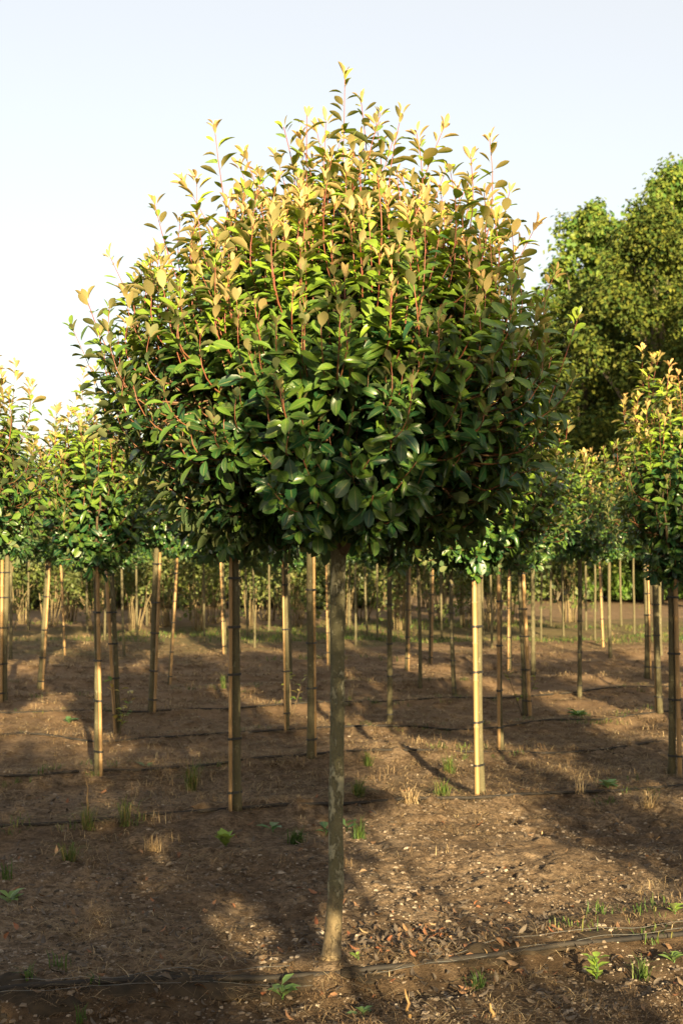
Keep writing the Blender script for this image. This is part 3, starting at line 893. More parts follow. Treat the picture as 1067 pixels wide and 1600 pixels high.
for px, py, tx in ((556, 1009, 555), (755, 1003, 752), (387, 997, 383), (574, 994, 571), (137, 988, 136), (929, 1001, 928), (298, 970, 297), (45, 985, 46),
                   (915, 985, 914), (482, 983, 481), (230, 978, 231), (720, 980, 719), (640, 975, 641), (860, 978, 859), (420, 985, 421), (990, 990, 989), (320, 1003, 318), (398, 1012, 396), (545, 982, 546), (590, 1000, 589), (690, 998, 688), (738, 990, 739), (768, 1012, 766), (845, 1002, 846), (880, 995, 878), (164, 1000, 166), (215, 995, 213), (970, 978, 968)):
    FAR_ITEMS.append((px, T(px, py, tx, 0.55, 1.25, 4, False, 'far thin tree', 60 + px % 37, None, group='far trees of the back rows'), 'far thin tree'))
# trees beside the frame: one reaches in, one unseen is sized for its shade
T(0, 0, 0.02, 0.60, 1.32, 0.031, True, 'tree whose trunk is out of frame, golden shoots reaching in beside the big tree', 71, None, xy=(-2.55, 2.95))
T(0, 0, 0.0, 0.75, 2.30, 0.031, False, 'unseen tree outside the picture, placed and sized for its shade', 72, None, group='trees outside the picture', xy=(2.55, 0.85))
# unseen trees between the sun and the field, placed and sized to shade it
for k, (x, y, rad, hgt) in enumerate(((2.75, -9.5, 0.72, 2.3), (4.35, -2.8, 0.8, 3.1), (1.40, -6.75, 0.90, 2.25), (-0.20, -6.95, 0.85, 2.1), (4.05, -6.7, 0.62, 1.6), (3.32, -12.0, 0.42, 1.4), (0.60, -8.2, 0.75, 1.6),
                                      (1.45, -12.0, 0.80, 1.75), (4.65, -12.0, 0.6, 1.4), (3.95, -14.3, 0.75, 1.7), (-0.3, -12.3, 0.8, 1.6), (-1.9, -7.2, 0.7, 1.4), (-2.2, -3.6, 0.7, 1.5), (2.9, -14.3, 0.6, 1.7), (3.45, -14.5, 0.6, 1.7), (2.0, -14.2, 0.6, 1.7),
                                      (3.95, 1.40, 0.62, 1.4), (5.65, 2.0, 0.62, 1.4), (4.45, 5.4, 0.62, 1.4), (6.2, 6.0, 0.62, 1.4), (5.0, 7.9, 0.62, 1.4), (6.8, 8.5, 0.62, 1.4), (6.1, -3.0, 0.65, 1.4), (7.8, -2.6, 0.65, 1.4))):
    T(0, 0, 0.0, rad, hgt, 0.03, False, 'unseen tree outside the picture, placed and sized for its shade', 90 + k, None, stem={0: 3.35, 2: 2.08}.get(k, 1.74), xy=(x, y), group='trees outside the picture')

# ---- split each near crown: the leaves that show largest become leaf parts, the rest one foliage part
qv, qf, owner = [], [], []
for ti, (root, lv, rp, main) in enumerate(TREES):
    dm = np.array([(0, 0, 0), (0.5, -0.2, 0), (1, 0, -0.1), (0.5, 0.2, 0)], float)
    W = np.einsum('nij,vj->nvi', lv['rot'], dm) * lv['size'][:, None, None] + lv['pos'][:, None, :] + rp[None, None]
    base = sum(len(a) for a in qv)
    qv.append(W.reshape(-1, 3))
    n = len(lv['pos'])
    qf.append(np.arange(n * 4).reshape(n, 4) + base)
    owner.append(np.stack([np.full(n, ti), np.arange(n)], -1))
owner = np.concatenate(owner)
bvh = BVHTree.FromPolygons(np.concatenate(qv).tolist(), np.concatenate(qf).tolist())
hits = np.zeros(len(owner), int)
eye = Vector(cam.location)
for py in range(88, 960, 3):
    for px in range(1, 1067, 3):
        d = Vector(((px - 533.5) / FPX, 1.0, (HORIZ - py) / FPX))
        r_ = bvh.ray_cast(eye, d.normalized())
        if r_[2] is not None: hits[r_[2]] += 1
for ti, (root, lv, rp, main) in enumerate(TREES):
    h = hits[owner[:, 0] == ti]
    n = len(h)
    order = np.argsort(-h)[:300]
    pick = np.zeros(n, bool)
    pick[[i for i in order if h[i] >= 3]] = True
    fo = link('foliage', leaves_mesh('foliage', lv, ~pick, 2 if main else 1, M_leaf), root)
    fo['kind'] = 'stuff'
    for i in np.nonzero(pick)[0]:
        me = LEAF_MESH[6 if lv['age'][i] > 0.6 else int(lv['var'][i])]
        o = bpy.data.objects.new('leaf', me)
        o.color = (float(lv['age'][i]), float(lv['rnd'][i]), 0, 1)
        s = float(lv['size'][i])
        m4 = Matrix(lv['rot'][i].tolist()).to_4x4()
        o.matrix_basis = Matrix.Translation(Vector(lv['pos'][i])) @ m4 @ Matrix.Diagonal((s, s, s, 1))
        COL.objects.link(o)
        o.parent = root

# ------------------------------------------------------------------ background trees and shrubs
def clump_leaves(rs, centers, radii, per, leaf, squash=0.8, shell=0.55, fuzz=0.0):
    """leaf-sized faces on and in the clumps of a crown"""
    P, N_ = [], []
    for c, r, n in zip(centers, radii, per):
        v = rs.randn(n, 3); v /= np.linalg.norm(v, axis=1, keepdims=True)
        q = r * (shell + (1 - shell) * rs.rand(n, 1) ** 0.6) * (1 + 0.25 * np.sin(v[:, :1] * 5 + c[0]) * np.cos(v[:, 1:2] * 6 + c[1]))
        p = c + v * q * np.array([1, 1, squash]) + rs.randn(n, 3) * fuzz * r
        P.append(p); N_.append(v + np.array([0, 0, 0.5]) + rs.randn(n, 3) * 0.55)
    P = np.concatenate(P); N_ = np.concatenate(N_)
    d = np.cross(N_, rs.randn(len(P), 3))
    rot = frames(d, N_)
    T1 = (np.array([(-0.5, 0, 0), (0, -0.36, 0.05), (0.5, 0, -0.06), (0, 0.36, 0.05)], float), np.array([(0, 1, 2, 3)]), np.zeros((4, 2)))
    V, F, UV, nv = place_leaves(T1, P, rot, leaf * rs.uniform(0.6, 1.3, len(P)))
    col = np.stack([np.clip(rs.randn(len(P)) * 0.16 + 0.12, 0, 1), rs.rand(len(P)), np.zeros(len(P)), np.ones(len(P))], -1)
    return V, F, np.repeat(col, nv, axis=0)

def big_tree(name, label, x, y, height, radius, mat, seed, n_cl, per, leaf, base_h, cl_r):
    rs = np.random.RandomState(seed)
    root = empty(name, (x, y, 0))
    tag(root, label, 'tree')
    H = height - base_h
    cs, rd = [], []
    gold = 2.399963
    for i in range(n_cl):
        t = (i + 0.5) / n_cl
        h = t ** 0.85
        rr = radius * (1 - h ** 2.2) ** 0.5 * (0.75 + 0.35 * math.sin(3.0 * min(h + 0.15, 1)))
        k = rs.uniform(0.55, 1.0) if i % 3 else rs.uniform(0.1, 0.55)
        th = i * gold + rs.randn() * 0.3
        cs.append(np.array([math.cos(th) * rr * k, math.sin(th) * rr * k, base_h + h * H + rs.randn() * 0.3]))
        rd.append(cl_r * rs.uniform(0.5, 1.15) * (1 - 0.35 * h))
    V, F, C = clump_leaves(rs, cs, rd, [int(per * (r / cl_r) ** 1.6) for r in rd], leaf, 0.85, 0.35, 0.20)
    link('foliage', make_mesh('foliage', V, F, mat, C, None, False), root)['kind'] = 'stuff'
    tp = np.array([(0, 0, -0.3), (0.1, 0, height * 0.2), (-0.1, 0.1, height * 0.45), (0.1, 0, height * 0.8)])
    link('trunk', tube_mesh('trunk', tp, [radius * 0.09, radius * 0.07, radius * 0.05, radius * 0.015], M_bigbark, 10), root)
    for j in range(16):
        c = cs[rs.randint(len(cs))]
        s = np.array([0, 0, min(height * rs.uniform(0.2, 0.55), c[2] * 0.8)])
        link('limb', tube_mesh('limb', [s, (s + c) / 2 + np.array([0, 0, 0.4]), c], [radius * 0.028, radius * 0.018, radius * 0.006], M_bigbark, 6), root)
    return root

def world_px(px, d):
    return (px - 533.5) / FPX * d

# crown tops read from the photo: height above the eye line = (870 - y) / FPX * distance
big_tree('poplar_tree', 'tall light yellow-green tree with loose upright crown, highest at the picture edge', world_px(1065, 66), 66 - CAM_D, 1.75 + (870 - 275) / FPX * 66, 6.2, M_big_leaf, 201, 190, 480, 0.26, 3.0, 1.2)
big_tree('poplar_tree', 'light green tree with a rounded lower top next to the big crown', world_px(925, 70), 70 - CAM_D, 1.75 + (870 - 335) / FPX * 70, 4.6, M_big_leaf, 202, 150, 440, 0.27, 3.0, 1.05)
big_tree('dark_tree', 'dense dark olive tree filling the space beneath the light tall tree', world_px(1020, 56), 56 - CAM_D, 1.75 + (870 - 345) / FPX * 56, 4.6, M_oak_leaf, 203, 150, 560, 0.19, 1.5, 1.05)
big_tree('dark_tree', 'low dark spreading tree between the big crown and the dense olive tree', world_px(915, 60), 60 - CAM_D, 1.75 + (870 - 455) / FPX * 60, 3.6, M_oak_leaf, 204, 120, 500, 0.20, 1.0, 0.95)
big_tree('dark_tree', 'unseen high-crowned tree added out of the picture to shade the dark trees', 17.5, 25.0, 15.5, 4.6, M_oak_leaf, 205, 90, 420, 0.3, 8.4, 1.3)  # added tree, never in view, shaped to shade the dark trees behind it

def bush(label, px, d, w, h, mat, seed, leaf, group=None, dens=1.0):
    rs = np.random.RandomState(seed)
    root = empty('hedge_bush', (world_px(px, d), d - CAM_D, 0))
    tag(root, label, 'bush', group)
    if group: FAR_ITEMS.append((px, root, 'far hedge bush'))
    n = int(16 * dens) + 6
    cs, rd = [], []
    for i in range(n):
        a = rs.rand() * 6.28; k = rs.rand() ** 0.5
        hh = rs.rand() * (1 - 0.55 * k * k)
        cs.append(np.array([math.cos(a) * k * w * 0.42, math.sin(a) * k * w * 0.3, 0.25 + hh * h * 0.82])); rd.append(rs.uniform(0.14, 0.24) * min(w, h * 1.4))
    V, F, C = clump_leaves(rs, cs, rd, [int(150 * dens)] * n, leaf)
    V[:, 2] = np.maximum(V[:, 2], 0.02)
    link('foliage', make_mesh('foliage', V, F, mat, C, None, False), root)['kind'] = 'stuff'
    for j in range(4):
        c = cs[rs.randint(n)]
        link('stem', tube_mesh('stem', [np.array([rs.randn() * 0.1, rs.randn() * 0.1, -0.1]), c * np.array([0.5, 0.5, 0.5]), c], [0.05, 0.035, 0.012], M_bigbark, 5), root)

G_H = 'bushes of the far hedge'
for k, px in enumerate(range(-60, 840, 62)):
    bush('rounded green bush in the far hedge behind the multi-stemmed shrubs', px + rng.uniform(-15, 15), rng.uniform(50, 58) if px < 590 else rng.uniform(64, 74), 4.0, rng.uniform(3.2, 5.0), M_shrub_leaf if k % 3 == 0 else M_hedge_leaf, 300 + k, 0.26, G_H, 1.3)
bush('dark shaded bush at the end of the hedge under the olive tree', 868, 58, 3.4, 2.4, M_hedge_leaf, 340, 0.2, None, 1.3)
bush('dark bush with pale dry grass in front, between two trunks', 815, 60, 3.0, 2.8, M_hedge_leaf, 341, 0.2, None, 1.3)
bush('bright green leafy bush glowing in the sun beside the far sunlit stake', 962, 58, 3.6, 1.9, M_weed, 342, 0.24, None, 1.5)
bush('green bush at the picture edge behind the curved grey trunk', 1050, 60, 4.0, 2.2, M_weed, 343, 0.24, None, 1.4)
bush('dark bush filling the gap below the olive tree, behind the bright bush', 1010, 63, 6.0, 3.6, M_hedge_leaf, 344, 0.22, None, 1.6)

# multi-stemmed pale shrubs in the back rows
SHRUB = []
for s in range(4):
    rs = np.random.RandomState(400 + s)
    stems, tips = [], []
    for j in range(11):
        a = rs.rand() * 6.28; sp = rs.uniform(0.05, 0.75) ** 1.3; hh = rs.uniform(1.0, 2.6)
        b = np.array([math.cos(a), math.sin(a), 0])
        t = np.linspace(0, 1, 6)[:, None]
        p = b * rs.uniform(0.03, 0.22) + b * sp * t ** rs.uniform(0.8, 2.0) + np.array([0, 0, 1]) * (hh * t - 0.05) + rs.randn(6, 3) * 0.06 * t
        stems.append(tube_mesh('stem', p, np.linspace(0.017, 0.006, 6) * rs.uniform(0.6, 1.3), M_pale_stem, 5)); tips += [p[-1], p[-2] * 0.5 + p[-1] * 0.5 + rs.randn(3) * 0.15]
    tips = [t + np.array([0, 0, rs.uniform(-0.1, 0.5)]) for t in tips]
    V, F, C = clump_leaves(rs, tips, [rs.uniform(0.3, 0.55) for _ in tips], [70] * len(tips), 0.12, 0.9, 0.15)
    SHRUB.append((stems, make_mesh('foliage', V, F, M_shrub_leaf, C, None, False)))
k = 0
for px, py in ((22, 958), (58, 948), (90, 952), (118, 940), (160, 950), (200, 948), (215, 962), (250, 945), (300, 950), (318, 968), (345, 950), (378, 948), (410, 945), (440, 962), (470, 952), (500, 946),
               (12, 985), (36, 975), (75, 980), (110, 972), (150, 984), (172, 970), (207, 986), (236, 972), (262, 980), (308, 985), (333, 974), (392, 978), (418, 970), (462, 980), (478, 968), (535, 975), (562, 968), (622, 985), (684, 972), (728, 980), (768, 985), (806, 975),
               (545, 948), (600, 952), (625, 966), (665, 950), (695, 958), (735, 962), (765, 972), (800, 960), (130, 925), (180, 930), (280, 926), (355, 928), (430, 924), (520, 930), (570, 926), (650, 932), (710, 930), (780, 938)):
    x, y = at(px, py)
    root = empty('multi_stem_shrub', (x, y, gz(x, y)), (k * 1.7) % 6.28)
    s_ = 0.85 + 0.3 * rng.random()
    root.scale = (s_, s_, s_ * (1.0 if py > 940 else 1.15))
    tag(root, 'pale multi-stemmed shrub of the back rows with thin yellow-green foliage', 'shrub', 'multi-stemmed shrubs of the back rows')
    FAR_ITEMS.append((px, root, 'pale many-stemmed shrub'))
    st, fo = SHRUB[k % 4]
    for m_ in st: link('stem', m_, root)
    link('foliage', fo, root)['kind'] = 'stuff'
    k += 1
x, y = at(893, 972)
root = empty('multi_stem_shrub', (x, y, gz(x, y)), 2.2)
root.scale = (1.3, 1.3, 1.1)
tag(root, 'wide splayed shrub on the grass strip, beside the lone slim dark trunk', 'shrub')
for m_ in SHRUB[1][0]: link('stem', m_, root)
link('foliage', SHRUB[1][1], root)['kind'] = 'stuff'

# ------------------------------------------------------------------ irrigation hoses along the rows, weed fabric
HOSES = [(0.0, -0.10, 0.013, 'black drip hose lying along the row of the big tree'),
         (3.8, -0.13, 0.012, 'black drip hose crossing behind the big trunk at the foot of the yellow stake'),
         (6.1, -0.10, 0.011, 'black drip hose at the foot of the long stake that reaches into the foliage'),
         (8.45, -0.12, 0.011, 'black drip hose at the foot of the leaning stake with suckers'),
         (10.9, -0.12, 0.011, 'black drip hose at the foot of the lone slim dark trunk')]
for k, (u, off, r, lab) in enumerate(HOSES):
    rs = np.random.RandomState(500 + k)
    xs = np.linspace(-5.5, 5.5, 200)
    ys = SLOPE * xs + u + off + 0.09 * vnoise(xs * 0.9, xs * 0 + k, 51) + 0.05 * vnoise(xs * 2.6, xs * 0 + k, 52)
    if k == 0: ys = 0.316 * xs - 0.10 + 0.09 * vnoise(xs * 0.9, xs * 0, 51) + 0.03 * vnoise(xs * 3, xs * 0, 53)
    hz = ground_h(xs, ys)
    hz = np.convolve(np.pad(hz, 4, mode='edge'), np.ones(9) / 9, 'valid')
    zz = hz + r * 0.8 + 0.016 * vnoise(xs * 1.7, xs * 0 + k, 54)
    root = link('irrigation_hose', tube_mesh('irrigation_hose', np.stack([xs, ys, zz], -1), r, M_hose, 8))
    tag(root, lab, 'hose')
# torn black fabric along the near row
def strip(name, x0, x1, dy, wid, label, seed):
    n, m_ = 90, 8
    xs = np.linspace(x0, x1, n)
    V = []
    for i, x in enumerate(xs):
        e = min(1, i / 6, (n - 1 - i) / 6)
        w = wid * (0.35 + 0.65 * e) * (0.75 + 0.7 * (0.5 + vnoise(x * 4, seed, 61)))
        yc = 0.316 * x + dy + 0.06 * float(vnoise(x * 1.4, seed, 62))
        for j in range(m_):
            v = j / (m_ - 1) - 0.5
            y = yc + v * w
            z = gz(x, y) - 0.002 + 0.016 * math.cos(v * 3.0) + 0.035 * float(vnoise(x * 7, y * 16, 63)) + 0.015 * float(vnoise(x * 2.3, y * 3, 64))
            V.append((x, y, z))
    idx = np.arange(n * m_).reshape(n, m_)
    F = np.stack([idx[:-1, :-1], idx[1:, :-1], idx[1:, 1:], idx[:-1, 1:]], -1).reshape(-1, 4)
    root = link(name, make_mesh(name, V, F, M_fabric))
    sol = root.modifiers.new('thickness', 'SOLIDIFY'); sol.thickness = 0.004
    tag(root, label, 'ground fabric')
    for q in range(2):
        xs2 = np.linspace(x0 + 0.1 + 0.2 * q, x1 - 0.1 * q, 60)
        ys2 = 0.316 * xs2 + dy + (q - 0.5) * wid * 0.5 + 0.05 * vnoise(xs2 * 2, xs2 * 0 + q, 65)
        zs2 = np.convolve(np.pad(ground_h(xs2, ys2), 3, mode='edge'), np.ones(7) / 7, 'valid') + 0.022 + 0.014 * vnoise(xs2 * 3, xs2 * 0 + q, 66)
        link('thread', tube_mesh('thread', np.stack([xs2, ys2, zs2], -1), 0.0009, M_thread, 4), root)
strip('weed_fabric', -1.62, -0.12, -0.12, 0.25, 'torn black ground fabric half buried in soil, with pale loose threads', 1)
strip('weed_fabric', 0.0, 1.75, -0.10, 0.12, 'narrow dark fabric strip with one blue-grey thread, beyond the big trunk', 2)

# ------------------------------------------------------------------ ground scatter
def view_points(rs, n, d0, d1, power=1.0):
    """points spread over the part of the field near the viewer"""
    d = d0 + (d1 - d0) * rs.rand(n) ** power
    x = (rs.rand(n) - 0.5) * 2 * (0.26 * d + 0.25)
    return x, d - CAM_D

def pebbles(n, seed):
    rs = np.random.RandomState(seed)
    x, y = view_points(rs, n, 5.0, 16.0, 1.7)
    patch = vnoise(x * 1.6, y * 1.6, 70) + 0.25 * (np.exp(-((x - 0.8) ** 2) / 1.2 - ((y - 1.2) ** 2) / 2.0))
    kp = patch > rs.rand(n) * 0.5 - 0.28
    x, y = x[kp], y[kp]; n = len(x)
    z = ground_h(x, y)
    s = 0.0025 + 0.0045 * rs.rand(n) + 0.014 * rs.rand(n) ** 8
    base = np.array([(-1, -1, -.6), (1, -1, -.6), (1, 1, -.6), (-1, 1, -.6), (-.7, -.7, .55), (.75, -.6, .65), (.6, .7, .5), (-.7, .65, .7)]) * 0.75
    Fq = np.array([(4, 5, 6, 7), (0, 1, 5, 4), (1, 2, 6, 5), (2, 3, 7, 6), (3, 0, 4, 7)])
    J = base[None] * (1 + 0.55 * (rs.rand(n, 8, 3) - 0.5))
    J *= np.stack([rs.uniform(0.7, 1.6, n), rs.uniform(0.6, 1.2, n), rs.uniform(0.4, 0.9, n)], -1)[:, None, :]
    a = rs.rand(n) * 6.28
    ca, sa = np.cos(a)[:, None], np.sin(a)[:, None]
    J = np.stack([J[..., 0] * ca - J[..., 1] * sa, J[..., 0] * sa + J[..., 1] * ca, J[..., 2]], -1)
    V = J * s[:, None, None] + np.stack([x, y, z + s * 0.2], -1)[:, None, :]
    F = (Fq[None] + (np.arange(n) * 8)[:, None, None]).reshape(-1, 4)
    c = np.stack([np.zeros(n), rs.rand(n) ** 1.3, np.zeros(n), np.ones(n)], -1)
    o = link('pebbles', make_mesh('pebbles', V.reshape(-1, 3), F, M_pebble, np.repeat(c, 8, axis=0), None, False))
    tag(o, 'small stones and clods strewn over the soil', None, None, 'stuff')
pebbles(42000, 1)

def litter(seed):
    rs = np.random.RandomState(seed)
    x, y = view_points(rs, 1100, 5.4, 11.0, 1.3)
    xa = rs.randn(620) * 0.30 + 0.42; ya = rs.randn(620) * 0.33 + 0.35
    x = np.concatenate([x, xa]); y = np.concatenate([y, ya]); n = len(x)
    z = ground_h(x, y) + 0.008 + 0.014 * rs.rand(n)
    d = np.stack([rs.randn(n), rs.randn(n), rs.randn(n) * 0.25], -1)
    nn = np.stack([rs.randn(n) * 0.45, rs.randn(n) * 0.45, np.ones(n)], -1) * np.where(rs.rand(n) < 0.5, 1, -1)[:, None]
    V, F, UV, nv = place_leaves(leaf_template((0, .3, .68, 1), (.02, .2, .22, .02), R(28), 0.5), np.stack([x, y, z], -1), frames(d, nn), rs.uniform(0.018, 0.058, n))
    c = np.stack([np.zeros(n), rs.rand(n) ** 1.4, np.zeros(n), np.ones(n)], -1)
    o = link('leaf_litter', make_mesh('leaf_litter', V, F, M_litter, np.repeat(c, nv, axis=0)))
    tag(o, 'dry brown fallen leaves on the soil', None, None, 'stuff')
litter(2)

def blades(points, n_each, length, lean, width, seed, rnd_lo, rnd_hi, flat=0.0, wd=None):
    """bunches of bent grass blades: each two quads"""
    rs = np.random.RandomState(seed)
    B = np.repeat(points, n_each, axis=0); n = len(B)
    B = B + np.concatenate([rs.randn(n, 2) * 0.018, np.zeros((n, 1))], 1)
    a = rs.rand(n) * 6.28
    o = np.stack([np.cos(a), np.sin(a), np.zeros(n)], -1)
    sd = np.stack([-np.sin(a), np.cos(a), np.zeros(n)], -1)
    L = length * rs.uniform(0.4, 1.25, n)[:, None]
    ln = lean * rs.uniform(0.2, 1.3, n)[:, None]
    up = np.array([0, 0, 1.0])[None] * (1 - flat)
    p1 = B + (o * ln * 0.35 + up) * L * 0.5
    p2 = p1 + (o * ln * 1.1 + up * (0.8 - 0.8 * np.minimum(ln, 1.4))) * L * 0.5
    w = width * rs.uniform(0.6, 1.3, n)[:, None]
    if wd is not None: w = w * np.repeat(wd, n_each)[:, None]
    V = np.stack([B - sd * w, B + sd * w, p1 - sd * w * 0.8, p1 + sd * w * 0.8, p2 - sd * w * 0.12, p2 + sd * w * 0.12], 1)
    F = np.array([(0, 1, 3, 2), (2, 3, 5, 4)])
    F = (F[None] + (np.arange(n) * 6)[:, None, None]).reshape(-1, 4)
    c = np.stack([np.zeros(n), rs.uniform(rnd_lo, rnd_hi, n), np.zeros(n), np.ones(n)], -1)
    return V.reshape(-1, 3), F, np.repeat(c, 6, axis=0)

def straw():
    rs = np.random.RandomState(7)
    # matted dry grass lying between the rows, thicker farther back and along the rows
    x, y = view_points(rs, 30000, 5.3, 30.0, 1.15)
    u = y - SLOPE * x
    rowd = np.min(np.abs(u[:, None] - np.array(ROW_U)[None]), axis=1)
    dens = 0.28 * np.exp(-(rowd / 0.35) ** 2) + np.clip((y - 2.5) / 6, 0, 0.55) + 0.9 * vnoise(x * 1.3, y * 1.3, 77)
    kp = dens > rs.rand(len(x)) * 0.9 + 0.02
    x, y = x[kp], y[kp]
    pts = np.stack([x, y, ground_h(x, y) + 0.004], -1)
    V, F, C = blades(pts, 8, 0.12, 2.5, 0.0015, 8, 0, 1, 0.72, np.clip((y + CAM_D) / 7, 1, 3))
    o = link('dry_straw', make_mesh('dry_straw', V, F, M_straw, C, None, False))
    tag(o, 'matted dry straw lying between the rows', None, None, 'stuff')
    # standing dry grass
    x, y = view_points(rs, 2400, 7.0, 34.0, 1.0)
    kp = vnoise(x * 0.9, y * 0.9, 78) > rs.rand(len(x)) * 0.35 - 0.02
    x, y = x[kp], y[kp]
    V, F, C = blades(np.stack([x, y, ground_h(x, y)], -1), 14, 0.15, 1.5, 0.0013, 9, 0.1, 1, 0.25, np.clip((y + CAM_D) / 8, 1, 2.5))
    V[:, :2] += (np.random.RandomState(5).rand(len(V) // 6, 2).repeat(6, axis=0) - 0.5) * 0.16
    o = link('dry_grass', make_mesh('dry_grass', V, F, M_straw, C, None, False))
    tag(o, 'thin standing dry grass among the rows', None, None, 'stuff')
    # brown root thatch on the near dark soil
    x, y = view_points(rs, 2600, 5.0, 6.6, 1.0)
    u = y - 0.316 * x
    kp = (u < -0.12) & (vnoise(x * 2.4, y * 2.4, 79) > rs.rand(len(x)) * 0.4 - 0.1)
    x, y = x[kp], y[kp]
    V, F, C = blades(np.stack([x, y, ground_h(x, y) + 0.004], -1), 10, 0.045, 2.4, 0.0018, 10, 0, 0.6, 0.6)
    o = link('root_thatch', make_mesh('root_thatch', V, F, M_straw, C, None, False))
    tag(o, 'brown root fibres on the dark soil nearest the viewer', None, None, 'stuff')
    # seedlings and small weeds along the hoses
    x, y = view_points(rs, 900, 6.5, 20.0, 1.0)
    u = y - SLOPE * x
    rowd = np.min(np.abs(u[:, None] - np.array(ROW_U)[None]), axis=1)
    kp = (rowd < 0.35) & (vnoise(x * 1.4, y * 1.4, 83) > 0.02)
    x, y = x[kp], y[kp]
    V, F, C = blades(np.stack([x, y, ground_h(x, y)], -1), 12, 0.085, 1.5, 0.0028, 12, 0, 0.8)
    V[:, :2] += (np.random.RandomState(6).rand(len(V) // 6, 2).repeat(6, axis=0) - 0.5) * 0.14
    o = link('ground_weeds', make_mesh('ground_weeds', V, F, M_grass, C, None, False))
    tag(o, 'small green weeds and seedlings scattered along the hoses', None, None, 'stuff')
    # green grass strip far back
    d = rs.uniform(24, 62, 9000)
    x = (rs.rand(9000) - 0.5) * 2 * 0.27 * d; y = d - CAM_D
    patch = vnoise(x * 0.25, y * 0.5, 80) + np.where((d > 30) & (d < 37), 0.06, -0.2)
    kp = patch > rs.rand(9000) * 0.4
    x, y = x[kp], y[kp]
    V, F, C = blades(np.stack([x, y, ground_h(x, y)], -1), 9, 0.14, 1.2, 0.006, 11, 0, 0.9)
    V[:, 0] += (np.random.RandomState(3).rand(len(V) // 6).repeat(6) - 0.5) * 0.5
    o = link('green_grass', make_mesh('green_grass', V, F, M_grass, C, None, False))
    tag(o, 'short green grass strip behind the rows', None, None, 'stuff')
straw()

# single weeds and tufts one can count
def tuft(px, py, n, length, lean, lo, hi, label, seed, cat='grass tuft', width=0.003, group=None, mat=None):
    x, y = at(px, py)
    V, F, C = blades(np.zeros((1, 3)), int(n * 1.5), length * 1.15, lean, width, seed, lo, hi)
    o = link('grass_tuft', make_mesh('grass_tuft', V, F, mat or M_grass, C, None, False), None, (x, y, gz(x, y) - 0.005))
    tag(o, label, cat, group)

WEED_LEAF = make_mesh('leaf', *[leaf_template((0, .12, .35, .65, 1), (.03, .05, .27, .33, .02), R(16), 0.25)[i] for i in (0, 1)], M_weed_obj, None, leaf_template((0, .12, .35, .65, 1), (.03, .05, .27, .33, .02), R(16), 0.25)[2])
def weed(px, py, leaves, length, pitch, label, seed, age=0.1, stem_h=0.0):
    rs = random.Random(seed)
    x, y = at(px, py)
    root = empty('weed', (x, y, gz(x, y)))
    tag(root, label, 'weed')
    if stem_h:
        link('stem', tube_mesh('stem', [(0, 0, -0.02), (0.01, 0, stem_h * 0.5), (0.0, 0.01, stem_h)], [0.004, 0.003, 0.002], M_weed, 5), root)
    for i in range(leaves):
        a = i * 2.4 + rs.random()
        p = pitch + rs.uniform(-0.25, 0.25)
        d = np.array([[math.cos(a) * math.cos(p), math.sin(a) * math.cos(p), math.sin(p)]])
        nrm = np.array([[-math.cos(a) * math.sin(p) * 0.6, -math.sin(a) * math.sin(p) * 0.6, math.cos(p)]])
        o = bpy.data.objects.new('leaf', WEED_LEAF)
        s = 1.3 * length * rs.uniform(0.65, 1.15)
        o.matrix_basis = Matrix.Translation((0, 0, stem_h * (i + 1) / leaves)) @ Matrix(frames(d, nrm)[0].tolist()).to_4x4() @ Matrix.Diagonal((s, s * 0.9, s, 1))
        o.color = (age, rs.random(), 0, 1)
        COL.objects.link(o); o.parent = root

weed(352, 1322, 16, 0.075, 0.9, 'bright yellow-green leafy weed, the brightest plant on the shaded soil', 1, 0.35, 0.03)
weed(425, 1300, 4, 0.085, 0.35, 'small weed with broad pale blue-green leaves beside the hose, clear of the trunk', 2, 0.0, 0.03)
weed(508, 1306, 4, 0.08, 0.5, 'broad-leaved weed peeping out from behind the big trunk', 3, 0.0, 0.04)
weed(541, 1298, 3, 0.085, 0.7, 'broad upright weed leaf just past the big trunk', 4, 0.0, 0.05)
weed(440, 1562, 9, 0.06, 0.5, 'leafy weed on the dark soil below the fabric, near the big trunk foot', 5, 0.1, 0.06)
weed(930, 1532, 13, 0.05, 0.5, 'tall pale green weed with a leafy stem on the dark soil', 6, 0.4, 0.10)
weed(1052, 1428, 9, 0.045, 0.8, 'small bright weed on the sunlit soil by the picture edge', 7, 0.35, 0.03)
weed(557, 1500, 5, 0.03, 0.7, 'tiny green seedling right at the foot of the big trunk', 8, 0.3, 0.02)
weed(903, 1119, 22, 0.11, 0.4, 'wide clump of low green weeds on sunlit soil past the leaning stake', 9, 0.1, 0.03)
weed(228, 1198, 10, 0.08, 0.35, 'flat grey-green weed beside the hose near the long stake', 10, 0.0, 0.01)
weed(948, 1232, 14, 0.075, 0.5, 'spiky green weed rosette by the second hose, beyond the yellow stake', 11, 0.0, 0.02)
weed(108, 1130, 9, 0.09, 0.5, 'low green weed in front of the leaning trunk', 12, 0.0, 0.02)
weed(14, 1412, 7, 0.07, 0.6, 'green weed at the picture edge on the shaded soil', 13, 0.15, 0.03)
weed(1050, 1504, 6, 0.05, 0.6, 'small green weed at the picture edge below the fabric strip', 14, 0.2, 0.02)
weed(566, 1588, 6, 0.05, 0.6, 'low green weed at the bottom of the picture below the big trunk', 15, 0.0, 0.02)

